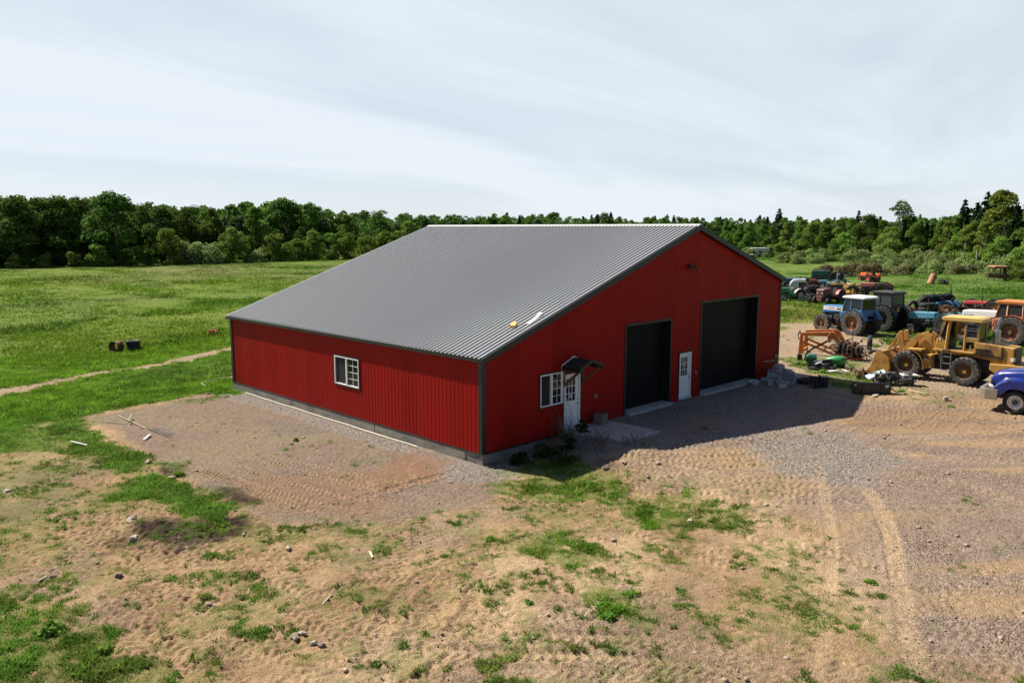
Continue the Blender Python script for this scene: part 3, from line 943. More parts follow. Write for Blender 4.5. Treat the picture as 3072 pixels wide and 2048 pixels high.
def zones(x, y, detail=True):
    """albedo, grass cover, gravel and tuft height over the ground"""
    e1 = fbm(x, y, .55, 11, 4) - .5
    e2 = fbm(x, y, 2.1, 23, 3) - .5
    cdist = np.hypot(x - CAM[0], y - CAM[1])
    n = x.size
    # bare ground
    col = np.tile(np.array(C_SAND), (n, 1))
    col = mix(col, C_DUST, sst(.45, .7, fbm(x, y, .22, 31, 4)) * .8)
    col = mix(col, C_CLAY, sst(.5, .72, fbm(x, y, .35, 41, 4)) * .75)
    col = mix(col, C_CLAY, sst(.50, .66, fbm(x, y, 1.25, 43, 4)) * .42)
    col = mix(col, C_SOIL, sst(.60, .74, fbm(x, y, 2.4, 47, 3)) * .25)
    grav = sst(.52, .72, fbm(x, y, .3, 51, 3)) * .5
    col = mix(col, C_GRAVEL, grav * .7)
    def m_(P, soft, amp=1.):
        return sst(-soft, soft, pin(x, y, P) + (e1 * 2.4 + e2 * .8) * amp)
    k = m_(LOT, 1.2, .9); col = mix(col, C_LOT, k * .8); grav = np.maximum(grav, k * (.45 + .5 * sst(.4, .7, fbm(x, y, .5, 8, 3))))
    streaks = sst(.48, .68, fbm(x * .30 - y * .30, (x + y) * 1.2, .5, 77, 4)) * k
    col = mix(col, C_SAND, streaks * .75); grav = grav * (1 - streaks * .7)
    k = m_(RED2, .8); col = mix(col, C_CLAY, k * .6)
    k = m_(ROAD, 1.2); col = mix(col, C_ROAD, k * .8)
    k = m_(PAD, .35, .45); col = mix(col, C_PAD, k); grav = np.maximum(grav * (1 - k), k * .5)
    k2 = k * sst(.5, .66, fbm(x, y, .25, 91, 4)); col = mix(col, (.22, .18, .115), k2 * .5)
    k2 = k * sst(.55, .7, fbm(x + 40, y, .45, 95, 3)); col = mix(col, C_GRAVEL, k2 * .7)
    k = m_(REDPAD, .3, .3); col = mix(col, C_REDPAD, k * .9); grav = grav * (1 - k * .85)
    k = m_(REDTREAD, .5, .5); col = mix(col, C_REDPAD, k * .6)
    wallstrip = sst(-.05, .05, -x) * (1 - sst(1.0, 1.5, -x + e1 * .8)) * sst(-.8, .3, y) * (1 - sst(BL - .5, BL + .5, y))
    redcut = 1 - sst(3.4, 3.6, 4.6 - np.abs(y - .8))
    wallstrip = wallstrip * (1 - sst(-.2, .2, (3.3 - y)) * .75 * sst(-.1, .5, y - .6))
    col = mix(col, C_PEBBLE, wallstrip * .9); grav = np.maximum(grav, wallstrip)
    k = (1 - sst(.9, 1.7, np.hypot(x + .6, y + .5) + e1)); col = mix(col, C_PEBBLE, k * .8); grav = np.maximum(grav, k)
    k = m_(PEBBLE, .6, .8); col = mix(col, C_PEBBLE, k * .9); grav = np.maximum(grav, k)
    k = m_(SHADELIFT, .5, .35); col = mix(col, C_SHADELIFT, k * (.72 + .28 * sst(.4, .6, fbm(x, y, .6, 19, 3))))  # grey painted over the barn's cast shadow, raised to lift its shade
    for P, a in SOIL:
        k = m_(P, .35, .8); col = mix(col, C_SOIL, k * a); grav = grav * (1 - .5 * k)
    # grass cover
    g_ = np.zeros(n); rich = np.zeros(n)
    pn = fbm(x, y, .9, 101, 4)
    pn2 = fbm(x, y, 3.0, 131, 3)
    for P, dn, soft in PATCH:
        s = pin(x, y, P)
        near = s > -3
        if not near.any(): continue
        v = sst(-soft * 1.2, soft * 1.6, s + e1 * 2.6 * min(1, soft * 1.8) + e2 * .8) * min(.97 if dn > .94 else .90, dn * 1.22)
        g_ = np.maximum(g_, v)
        if dn >= .72: rich = np.maximum(rich, sst(.3, .95, v) * (.72 if dn > .94 else .5 if dn > .9 else .34))
    # scattered weeds on bare ground, never on the lot or the pad
    openg = 1 - np.maximum(np.maximum(m_(PAD, .4, .3), m_(LOT, 1., .5) * .8), m_(ROAD, 1.) * .9)
    g_ = np.maximum(g_, openg * .42 * sst(-.1, 1.2, 9 - .0 * x - np.abs(cdist - 18)))
    g_ = np.maximum(g_, .06)
    lush = m_(LUSH, .4, .35)
    strip = m_(STRIP, .4, .4)
    behind = np.maximum(sst(0, 6, y - BL - 1 + e1 * 2), 0)
    dtr = np.full(n, 99.)
    for a, b in zip(TRACK[:-1], TRACK[1:]): dtr = np.minimum(dtr, segdist(x, y, a, b)[0])
    trk = (1 - sst(.30, 1.05, dtr + e1 * 1.6 + e2 * .8)) * (.78 + .22 * sst(.4, .6, fbm(x, y, .5, 66, 3)))
    far = sst(54, 62, cdist + e1 * 8) * sst(-.1, .1, 0 * x + 1)
    rightlot = m_(ROAD, 1.5)
    g_ = np.maximum.reduce([g_, lush, strip * .95, behind * (x < BW + 2), far * (1 - rightlot)])
    rightyard = sst(25., 29., x + e1 * 4) * sst(-40, 12, y) * (1 - rightlot)
    g_ = np.maximum(g_, rightyard * .8)
    g_ = np.where((x > -.1) & (x < BW + .1) & (y > -.05) & (y < BL + .1), 0, g_)
    g_ = g_ * (1 - trk * .95)
    pad = m_(PAD, .3, .3)
    col = mix(col, C_ROAD, trk * .75)
    # patchiness: a cover of d leaves the best d of the noise green
    pn3 = vnoise(x, y, 6.5, 151)
    spk = np.clip((pn * .42 + pn2 * .33 + pn3 * .25 - .5) * 2.3 + .5, 0, 1)
    cover = sst(1 - g_ - .12, 1 - g_ + .12, spk)
    cover = np.where(g_ > .93, np.maximum(cover, .9), cover)
    lushy = np.maximum.reduce([lush, strip, far, behind, rich])
    gcol = np.tile(np.array(C_GRASS), (n, 1))
    gcol = mix(gcol, C_FIELD, lushy)
    gcol = mix(gcol, C_FIELD2, lushy * sst(.48, .66, fbm(x, y, .045, 71, 4)))
    gcol = mix(gcol, C_WEED, lushy * sst(.5, .68, fbm(x, y, .12, 81, 4)) * .7)
    endband = sst(120, 135, cdist) * (1 - sst(176, 186, cdist)) * sst(.35, .6, fbm(x, y, .03, 87, 3)) * (y > x)
    gcol = mix(gcol, (.12, .125, .055), endband * .6)
    gcol = mix(gcol, C_DRYG, sst(.55, .72, fbm(x, y, .4, 141, 3)) * .5 * (1 - lushy))
    ry = sst(-1.5, 2., pin(x, y, YELLOWED) + e1 * 4)
    gcol = mix(gcol, (.20, .20, .055), ry * .85)
    gcol = mix(gcol, (.07, .15, .03), sst(40, 55, x - y) * .6)
    kk = cover[:, None] * (.34 + .5 * np.maximum(lushy, .5 * sst(.8, .95, g_)))[:, None]
    col = col * (1 - kk) + gcol * kk
    if detail:
        dz, pale, bare = ruts(x, y)
        sw, st_ = swirl(x, y)
        free = (1 - cover) * (1 - np.clip(bare, 0, 1)) * (1 - lushy) * (1 - .8 * pad)
        dz = dz + sw * .042 * free * (1 - .5 * np.clip(grav, 0, 1))
        col = mix(col, C_DUST, pale * .85)
        cover = cover * (1 - .8 * bare)
    else:
        dz = np.zeros(n)
    return col, cover, grav * (1 - cover * .7), gcol, lushy, dz


def micro(x, y, cover, grav, lushy, dz):
    """small relief of the bare ground on top of base_h"""
    cd_ = np.hypot(x - CAM[0], y - CAM[1])
    near = 1 - sst(45, 75, cd_)
    rough = near * sst(.05, .5, barn_dist(x, y))
    amp = .05 + .05 * sst(.4, .7, fbm(x, y, .2, 201, 2))
    lotm = sst(6, 14, x) * sst(-3, 3, -y)
    calm = 1 - .55 * lotm
    slab_ = sst(.5, .1, np.maximum(np.maximum(4.2 - x, x - 6.95), np.maximum(-2.9 - y, y - .2)))
    soil = np.zeros(x.size)
    for P, a in SOIL: soil = np.maximum(soil, sst(-.3, .4, pin(x, y, P)) * a)
    z = (fbm(x, y, 1.3, 211, 3) - .5) * amp * 1.1 * calm + (fbm(x, y, 5.0, 221, 3) - .5) * .026 * calm + dz + np.clip(grav, 0, 1) * (vnoise(x, y, 9, 233) - .5) * .03
    z = z + soil * (fbm(x, y, 1.3, 241, 4) - .45) * .42
    return z * rough * (1 - slab_) + (1 - near) * lushy * (fbm(x, y, .15, 251, 3) - .5) * .3
# ------------------------------------------------------------------ ground sheet
def lines(lo, f0, f1, hi, fine, mid0, mid1, mid):
    a = list(np.arange(f0, f1, fine))
    x = f1
    while x < mid1: a.append(x); x += mid
    st = mid
    while x < hi: a.append(x); st *= 1.075; x += st
    a.append(hi)
    b = []; x = f0 - fine
    st = fine
    while x > mid0: b.append(x); st = min(st * 1.1, mid); x -= st
    while x > lo: b.append(x); st *= 1.12; x -= st
    b.append(lo)
    return np.array(b[::-1] + a)

gx = lines(-2500, -17.0, 11, 3500, .046, -30, 30, .11)
gy = lines(-2500, -18.5, 6.5, 3500, .046, -24, 26, .11)
GX, GY = np.meshgrid(gx, gy)
X, Y = GX.ravel(), GY.ravel()
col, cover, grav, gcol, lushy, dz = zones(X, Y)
Z = base_h(X, Y) + micro(X, Y, cover, grav, lushy, dz)
Z = np.where((X > -.01) & (X < BW) & (Y > 0) & (Y < BL), -.6, Z)
V = np.stack([X, Y, Z], 1)
nx_, ny_ = len(gx), len(gy)
I = np.arange(nx_ * ny_).reshape(ny_, nx_)
Fq = np.stack([I[:-1, :-1], I[:-1, 1:], I[1:, 1:], I[1:, :-1]], -1).reshape(-1, 4)

gm = bpy.data.materials.new('ground'); gm.use_nodes = True
N, L = gm.node_tree.nodes, gm.node_tree.links
bs = N['Principled BSDF']; bs.inputs['Roughness'].default_value = .95; bs.inputs['Specular IOR Level'].default_value = .02
at_ = node('ShaderNodeAttribute', attribute_name='tint')
tcg = node('ShaderNodeTexCoord')
na = node('ShaderNodeTexNoise'); na.inputs['Scale'].default_value = 7; na.inputs['Detail'].default_value = 8; na.inputs['Roughness'].default_value = .7
L.new(tcg.outputs['Object'], na.inputs['Vector'])
mr = node('ShaderNodeMapRange'); mr.inputs['From Min'].default_value = .3; mr.inputs['From Max'].default_value = .7; mr.inputs['To Min'].default_value = .72; mr.inputs['To Max'].default_value = 1.26
L.new(na.outputs['Fac'], mr.inputs['Value'])
vo = node('ShaderNodeTexVoronoi'); vo.inputs['Scale'].default_value = 19
L.new(tcg.outputs['Object'], vo.inputs['Vector'])
sv = node('ShaderNodeSeparateColor'); L.new(vo.outputs['Color'], sv.inputs[0])
vr = node('ShaderNodeMapRange'); vr.inputs['To Min'].default_value = .62; vr.inputs['To Max'].default_value = 1.42
L.new(sv.outputs[0], vr.inputs['Value'])
# the fourth channel carries how stony the spot is
gmix = node('ShaderNodeMix', data_type='FLOAT'); L.new(at_.outputs['Alpha'], gmix.inputs['Factor']); gmix.inputs['A'].default_value = 1; L.new(vr.outputs['Result'], gmix.inputs['B'])
nf = node('ShaderNodeTexNoise'); nf.inputs['Scale'].default_value = 27; nf.inputs['Detail'].default_value = 5; nf.inputs['Roughness'].default_value = .75
L.new(tcg.outputs['Object'], nf.inputs['Vector'])
mf = node('ShaderNodeMapRange'); mf.inputs['From Min'].default_value = .32; mf.inputs['From Max'].default_value = .68; mf.inputs['To Min'].default_value = .62; mf.inputs['To Max'].default_value = 1.34
L.new(nf.outputs['Fac'], mf.inputs['Value'])
mu = mathn('MULTIPLY', mathn('MULTIPLY', mr.outputs['Result'], mf.outputs['Result']), gmix.outputs['Result'])
vm = node('ShaderNodeVectorMath', operation='SCALE'); L.new(at_.outputs['Color'], vm.inputs[0]); L.new(mu, vm.inputs['Scale'])
L.new(vm.outputs[0], bs.inputs['Base Color'])
b1 = node('ShaderNodeBump'); b1.inputs['Strength'].default_value = .55; b1.inputs['Distance'].default_value = .08
L.new(na.outputs['Fac'], b1.inputs['Height'])
b2 = node('ShaderNodeBump'); b2.inputs['Distance'].default_value = .04; b2.invert = True
L.new(mathn('MAXIMUM', at_.outputs['Alpha'], .38), b2.inputs['Strength']); L.new(vo.outputs['Distance'], b2.inputs['Height']); b3 = node('ShaderNodeBump'); b3.inputs['Strength'].default_value = .6; b3.inputs['Distance'].default_value = .06; L.new(nf.outputs['Fac'], b3.inputs['Height']); L.new(b1.outputs[0], b3.inputs['Normal']); L.new(b3.outputs[0], b2.inputs['Normal'])
L.new(b2.outputs[0], bs.inputs['Normal'])
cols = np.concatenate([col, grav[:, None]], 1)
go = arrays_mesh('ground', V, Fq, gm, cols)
go.data.polygons.foreach_set('use_smooth', np.ones(len(Fq), bool))
tag(go, kind='structure')
del V, Fq, GX, GY, I

# ------------------------------------------------------------------ grass
def leafmat(name, trans=.35, rough=.6):
    m = bpy.data.materials.new(name); m.use_nodes = True
    N, L = m.node_tree.nodes, m.node_tree.links
    b = N['Principled BSDF']; b.inputs['Roughness'].default_value = rough; b.inputs['Specular IOR Level'].default_value = .015
    a = N.new('ShaderNodeAttribute'); a.attribute_name = 'tint'
    oi = N.new('ShaderNodeObjectInfo')
    hs = N.new('ShaderNodeHueSaturation')
    mh = N.new('ShaderNodeMapRange'); mh.inputs['To Min'].default_value = .485; mh.inputs['To Max'].default_value = .515
    mv = N.new('ShaderNodeMapRange'); mv.inputs['To Min'].default_value = .78; mv.inputs['To Max'].default_value = 1.25
    L.new(oi.outputs['Random'], mh.inputs['Value']); L.new(oi.outputs['Random'], mv.inputs['Value'])
    L.new(mh.outputs[0], hs.inputs['Hue']); L.new(mv.outputs[0], hs.inputs['Value'])
    L.new(a.outputs['Color'], hs.inputs['Color']); L.new(hs.outputs[0], b.inputs['Base Color'])
    t = N.new('ShaderNodeBsdfTranslucent'); L.new(hs.outputs[0], t.inputs[0])
    x = N.new('ShaderNodeMixShader'); x.inputs[0].default_value = trans
    L.new(b.outputs[0], x.inputs[1]); L.new(t.outputs[0], x.inputs[2])
    L.new(x.outputs[0], N['Material Output'].inputs[0])
    return m

M['grass_blade'] = leafmat('grass_blade', .4)
M['leaf'] = leafmat('leaf', .42)
M['needle'] = leafmat('needle', .08)
rng = np.random.default_rng(5)


def tufts(name, x, y, h, spread, cols, blades, label, width=.16, zoff=0.):
    n = len(x)
    z = base_h(x, y) + zoff
    k = blades
    ang = rng.uniform(0, 2 * np.pi, (n, k)); rad = spread[:, None] * np.sqrt(rng.uniform(0, 1, (n, k)))
    bx = x[:, None] + rad * np.cos(ang); by = y[:, None] + rad * np.sin(ang)
    hh = h[:, None] * rng.uniform(.5, 1.15, (n, k))
    ta = rng.uniform(0, 2 * np.pi, (n, k)); lean = hh * rng.uniform(.3, 1.3, (n, k))
    wa = rng.uniform(0, np.pi, (n, k)); wd = h[:, None] * width * rng.uniform(.6, 1.3, (n, k))
    bz = np.repeat(z[:, None], k, 1) - .03
    A = np.stack([bx - np.cos(wa) * wd, by - np.sin(wa) * wd, bz], -1)
    B = np.stack([bx + np.cos(wa) * wd, by + np.sin(wa) * wd, bz], -1)
    C = np.stack([bx + np.cos(ta) * lean, by + np.sin(ta) * lean, bz + hh], -1)
    V = np.stack([A, B, C], 2).reshape(-1, 3)
    Fq = np.arange(len(V)).reshape(-1, 3)
    c = np.repeat(np.repeat(cols[:, None, :], k, 1) * rng.uniform(.7, 1.35, (n, k, 1)), 3, axis=1).reshape(-1, 3)
    o = arrays_mesh(name, V, Fq, 'grass_blade', c)
    return tag(o, label, 'grass', kind='stuff')


def scatter(n, dmin, dmax, half=40):
    """random spots in front of the viewer, thinner with distance"""
    u = rng.uniform(0, 1, n)
    d = dmin * (dmax / dmin) ** u
    a = YAW + np.radians(rng.uniform(-half, half, n))
    return CAM[0] + d * np.sin(a), CAM[1] + d * np.cos(a)

x, y = scatter(1300000, 11, 62)
c_, cov, gr, gc, lu, dz_ = zones(x, y)
rel = micro(x, y, cov, gr, lu, dz_)
nearw = sst(8, 20, np.hypot(x - CAM[0], y - CAM[1]))
keep = rng.uniform(0, 1, len(x)) < np.clip(cov * 1.0 - .02, 0, 1) * (.55 + .2 * lu)
keep &= ~((x > -.25) & (x < BW + .2) & (y > -.12) & (y < BL + .2)) & ~((x > 4.1) & (x < 7) & (y > -2.9) & (y < .1))
x, y, cov, gc, lu, rel = x[keep], y[keep], cov[keep], gc[keep], lu[keep], rel[keep]
tall = fbm(x, y, .5, 301, 3)
clump = vnoise(x, y, 1.6, 305) * .35 + vnoise(x, y, 4.5, 306) * .35 + vnoise(x, y, 11.0, 307) * .3
h = (.022 + .075 * sst(.35, .75, clump) * (.5 + tall) + lu * (.04 + .12 * tall)) * rng.uniform(.6, 1.3, len(x))
tone = .75 + .95 * vnoise(x, y, 1.7, 309)
dry = sst(.5, .75, vnoise(x, y, 2.3, 311))[:, None] * (1 - lu)[:, None]
gc = gc * (1 - dry * .6) + np.array((.16, .155, .05)) * dry * .6
cc = gc * (tone * rng.uniform(.75, 1.3, len(x)))[:, None] * np.array([1.05, 1.12, .95])
k2 = rng.uniform(0, 1, len(x)) < np.maximum(sst(.22, .52, clump) + .2, sst(.45, .7, lu))
x, y, h, cc, tall, lu, rel = x[k2], y[k2], h[k2], cc[k2], tall[k2], lu[k2], rel[k2]
tufts('grass', x, y, h, .03 + .03 * tall + lu * .10, cc, 4, 'short green grass and weeds in tufts on the bare ground and the field near the barn', width=.17, zoff=rel)
print('near tufts', len(x))

x, y = scatter(150000, 58, 240)
c_, cov, gr, gc, lu, _ = zones(x, y, False)
keep = (rng.uniform(0, 1, len(x)) < cov * .75) & ~((x > -1) & (x < BW + 1) & (y > -1) & (y < BL + 1))
x, y, gc, cov = x[keep], y[keep], gc[keep], cov[keep]
dd = np.hypot(x - CAM[0], y - CAM[1])
tall = fbm(x, y, .16, 311, 4)
h = (.12 + .14 * tall + .2 * sst(.62, .75, tall)) * rng.uniform(.6, 1.3, len(x))
cc = gc * rng.uniform(.85, 1.25, (len(x), 1)) * np.array([1.05, 1.1, .95])
bd_, bt_ = segdist(x, y, (74, 7), (104, -44))
bank = np.exp(-(bd_ / 6.0) ** 2) * sst(0, .3, bt_)
h = h * (1 + 1.8 * bank); cc = cc * (1 - bank[:, None] * .6) + np.array((.045, .115, .022)) * bank[:, None] * .6
tufts('meadow_grass', x, y, h, .25 + .003 * dd, cc, 6, 'lush green meadow grass reaching from the yard to the woods', width=.22)
print('far tufts', len(x))
# ------------------------------------------------------------------ trees
def leaf_cloud(rs, centers, radii, n, size, base, vary, up=.35, flat=1., surf=.55):
    """n leaf clumps (bent quads) spread over lobes: positions, faces, colours"""
    k = len(centers)
    w = (radii ** 2).sum(1); w = w / w.sum()
    idx = rs.choice(k, n, p=w)
    d = rs.normal(size=(n, 3)); d /= np.linalg.norm(d, axis=1)[:, None]
    d[:, 2] = np.where(d[:, 2] < -.35, -d[:, 2] * .6, d[:, 2])
    rr = np.where(rs.uniform(0, 1, n) < surf, rs.uniform(.82, 1.1, n), rs.uniform(.35, 1, n) ** .5)
    p = centers[idx] + d * radii[idx] * rr[:, None]
    nrm = d + rs.normal(size=(n, 3)) * .75 + np.array([0, 0, up]); nrm /= np.linalg.norm(nrm, axis=1)[:, None]
    a = np.cross(nrm, rs.normal(size=(n, 3))); a /= np.linalg.norm(a, axis=1)[:, None]
    b = np.cross(nrm, a)
    s = size * rs.uniform(.55, 1.35, (n, 1))
    a = a * s; b = b * s * .7 * flat
    bend = nrm * s * rs.uniform(-.35, .15, (n, 1))
    V = np.stack([p - a + bend, p - b, p + a + bend, p + b], 1).reshape(-1, 3)
    Fq = np.arange(len(V)).reshape(-1, 4)
    lobe = rs.uniform(1 - vary, 1 + vary, (k, 1))
    tone = np.array(base)[None] * lobe[idx] * rs.uniform(.72, 1.35, (n, 1))
    tone[:, 0] *= rs.uniform(.85, 1.25, n)
    return V, Fq, np.repeat(tone, 4, 0)


def broad(seed, h, w, base, n=2600, size=.42, low=.12, lobes=22, shape='round', vary=.22):
    rs = np.random.default_rng(seed)
    C = []; Rr = []
    for i in range(lobes):
        t = rs.uniform(low, 1) if i else .93
        u = (t - low) / (1 - low)
        if shape == 'round': env = math.sin(math.pi * min(1, .18 + u * .80)) ** .7
        elif shape == 'oval': env = math.sin(math.pi * min(1, .22 + u * .74)) ** .9 * .85
        elif shape == 'cone': env = (1 - u) * .9 + .12
        else: env = 1 - .6 * u * u                      # dome
        a = rs.uniform(0, 2 * math.pi)
        rad = w * .5 * env * math.sqrt(rs.uniform(.1, 1)) * .85
        r = w * rs.uniform(.13, .24) * (.75 + .4 * env)
        C.append((rad * math.cos(a), rad * math.sin(a), t * h - r * .5)); Rr.append((r, r, r * rs.uniform(.7, 1.05)))
    return leaf_cloud(rs, np.array(C), np.array(Rr), n, size, base, vary)


def conifer(seed, h, w, base, n=2200, size=.42, open_=.0, low=.04, power=1.):
    rs = np.random.default_rng(seed)
    Vs = []; Fs = []; Cs = []; o = 0
    lev = int(h / .62)
    pts = []; ax = []; tone = []
    for i in range(lev):
        t = low + (1 - low) * i / lev
        rad = w * .5 * (1 - t) ** power * rs.uniform(.78, 1.1) + .15
        nb = max(4, int(9 - 4 * t))
        a0 = rs.uniform(0, 6.28)
        for j in range(nb):
            if rs.uniform() < open_: continue
            a = a0 + 6.283 * j / nb + rs.normal() * .2
            L_ = rad * rs.uniform(.7, 1.1)
            m = max(3, int(n / lev / nb))
            u = np.sqrt(rs.uniform(.03, 1, m))
            z = t * h - u * L_ * (.28 if power < 1.2 else .05) + (u ** 2) * L_ * .10
            px = np.cos(a) * u * L_ + rs.normal(size=m) * .10 * L_; py = np.sin(a) * u * L_ + rs.normal(size=m) * .10 * L_
            pts.append(np.stack([px, py, z + rs.normal(size=m) * .12], 1))
            ax.append(np.tile([math.cos(a), math.sin(a), -.25], (m, 1))); tone.append(np.full(m, rs.uniform(.75, 1.25)))
    p = np.concatenate(pts); A = np.concatenate(ax); tn = np.concatenate(tone)
    m = len(p)
    A = A + rs.normal(size=(m, 3)) * .35; A /= np.linalg.norm(A, axis=1)[:, None]
    B = np.cross(A, np.array([0, 0, 1.]) + rs.normal(size=(m, 3)) * .5); B /= np.linalg.norm(B, axis=1)[:, None]
    s = size * rs.uniform(.6, 1.3, (m, 1))
    V = np.stack([p - A * s, p - B * s * .45, p + A * s, p + B * s * .45], 1).reshape(-1, 3)
    tone = np.array(base)[None] * (tn * rs.uniform(.75, 1.3, m))[:, None]
    return V, np.arange(len(V)).reshape(-1, 4), np.repeat(tone, 4, 0)


def trunk_mb(seed, h, r, limbs=5, spread=.25):
    rs = random.Random(seed)
    m = MB()
    P = [Vector((0, 0, -.4))]
    for i in range(1, 6):
        P.append(Vector((rs.uniform(-.02, .02) * h, rs.uniform(-.02, .02) * h, h * i / 5)))
    m.tube(P, [r * (1.15 - .19 * i) for i in range(6)], 7)
    for k in range(limbs):
        t = rs.uniform(.3, .85); a = rs.uniform(0, 6.28)
        b = P[0].lerp(P[-1], t); b.z = h * t
        e = b + Vector((math.cos(a), math.sin(a), .9)) * h * spread * (1.1 - t)
        m.tube([b, b.lerp(e, .5) + Vector((0, 0, .03 * h)), e], [r * .45 * (1.1 - t), r * .3 * (1.1 - t), r * .1], 5)
    return m

DARK = (.070, .128, .025); MID = (.095, .168, .031); LIGHT = (.135, .225, .042); OLIVE = (.185, .25, .088); YEL = (.16, .225, .044); PINE = (.028, .055, .024); SPR = (.016, .036, .018); GREYG = (.065, .105, .045)
KIND = {   # kind: (crown maker, trunk height, trunk radius, bark)
    'dark_broadleaf': (lambda s: broad(s, 14, 10.5, DARK, 8000, .27, .06, 30), 11, .30, 'bark'),
    'tall_broadleaf': (lambda s: broad(s, 15, 8.5, MID, 7500, .26, .08, 28, 'oval'), 12, .26, 'bark'),
    'bright_broadleaf': (lambda s: broad(s, 9, 7, LIGHT, 5500, .22, .03, 24, 'round'), 7, .2, 'bark'),
    'birch': (lambda s: broad(s, 15, 7.0, YEL, 7500, .22, .15, 34, 'oval', .15), 13, .17, 'birch_bark'),
    'shrub': (lambda s: broad(s, 3.6, 6, OLIVE, 3600, .17, .0, 16, 'dome', .18), 1.6, .07, 'bark'),
    'green_shrub': (lambda s: broad(s, 4.4, 5.6, LIGHT, 3600, .17, .0, 16, 'dome', .2), 2, .07, 'bark'),
    'brown_brush': (lambda s: broad(s, 2.2, 4.5, (.17, .15, .08), 1800, .15, .0, 14, 'dome', .2), 1.2, .05, 'bark'),
    'open_tree': (lambda s: broad(s, 17, 8, DARK, 3000, .25, .45, 13, 'round', .2), 15, .24, 'bark'),
    'pine': (lambda s: conifer(s, 17, 7.5, PINE, 4200, .36, .28, .30, .75), 16.4, .26, 'bark'),
    'spruce': (lambda s: conifer(s, 12, 5.2, SPR, 4200, .28, .03, .02, 1.), 11.6, .2, 'bark'),
}
PROTO = {}
def proto(kind, i):
    if (kind, i) not in PROTO:
        mk, th, tr, bk = KIND[kind]
        sd_ = hash(kind) % 1 + sum(map(ord, kind)) * 10 + i
        V, Fq, c = mk(sd_)
        o = arrays_mesh('crown', V, Fq, 'needle' if kind in ('pine', 'spruce') else 'leaf', c)
        t = trunk_mb(sd_, th, tr, 6 if kind not in ('shrub', 'green_shrub', 'brown_brush', 'spruce', 'pine') else 3, .25 if kind not in ('pine', 'spruce') else .05).build('trunk', bk, None, smooth=True)
        PROTO[kind, i] = (o.data, t.data)
        bpy.data.objects.remove(o); bpy.data.objects.remove(t)
    return PROTO[kind, i]

treecount = {}
def plant(kind, x, y, s, label, group, name=None, sw=1., var=None):
    i = rng.integers(0, 3 if kind != 'birch' else 2) if var is None else var
    cm, tm = proto(kind, int(i))
    nm = name or ('shrub' if 'shrub' in kind or 'brush' in kind else kind if kind in ('pine', 'spruce', 'birch') else 'broadleaf_tree')
    e = thing(nm, label, 'shrub' if 'shrub' in nm else 'tree', (x, y, ground(x, y) - .1), float(rng.uniform(0, 6.28)), group)
    e.scale = (s * sw, s * sw, s)
    for n_, me in (('trunk', tm), ('crown', cm)):
        o = bpy.data.objects.new(n_, me); COL.objects.link(o); o.parent = e
    return e

ORD = ['first', 'second', 'third', 'fourth', 'fifth', 'sixth', 'seventh', 'eighth', 'ninth', 'tenth', 'eleventh', 'twelfth', 'thirteenth', 'fourteenth', 'fifteenth',
       'sixteenth', 'seventeenth', 'eighteenth', 'nineteenth', 'twentieth', 'twenty-first', 'twenty-second', 'twenty-third', 'twenty-fourth', 'twenty-fifth', 'twenty-sixth', 'twenty-seventh', 'twenty-eighth', 'twenty-ninth', 'thirtieth',
       'thirty-first', 'thirty-second', 'thirty-third', 'thirty-fourth', 'thirty-fifth', 'thirty-sixth', 'thirty-seventh', 'thirty-eighth', 'thirty-ninth', 'fortieth']


def row(items, group, phrase, where, hbase):
    """items: (picture column, distance, kind, height); numbered from the left"""
    items = sorted(items)
    for k, it in enumerate(items):
        px, dist, kind, h = it[:4]
        sw = it[4] if len(it) > 4 else 1.
        x, y = bearing(px, dist)
        plant(kind, x, y, h / hbase[kind], f'{phrase[kind]}, {ORD[k]} from the left {where}', group, sw=sw)

HB = {'dark_broadleaf': 14, 'tall_broadleaf': 15, 'bright_broadleaf': 9, 'birch': 15, 'shrub': 3.6, 'green_shrub': 4.4, 'brown_brush': 2.2, 'open_tree': 17, 'pine': 17, 'spruce': 12}
PH = {'dark_broadleaf': 'dark round broadleaf tree', 'tall_broadleaf': 'tall green broadleaf tree', 'bright_broadleaf': 'low bright green tree', 'birch': 'tall pale birch tree',
      'shrub': 'pale olive bush', 'green_shrub': 'green leafy bush', 'brown_brush': 'low brown brush', 'open_tree': 'thin open-crowned tree', 'pine': 'dark ragged pine', 'spruce': 'black pointed spruce'}
D_, T_, B_, I_, S_, G_, O_, P_, K_ = 'dark_broadleaf', 'tall_broadleaf', 'bright_broadleaf', 'birch', 'shrub', 'green_shrub', 'open_tree', 'pine', 'spruce'
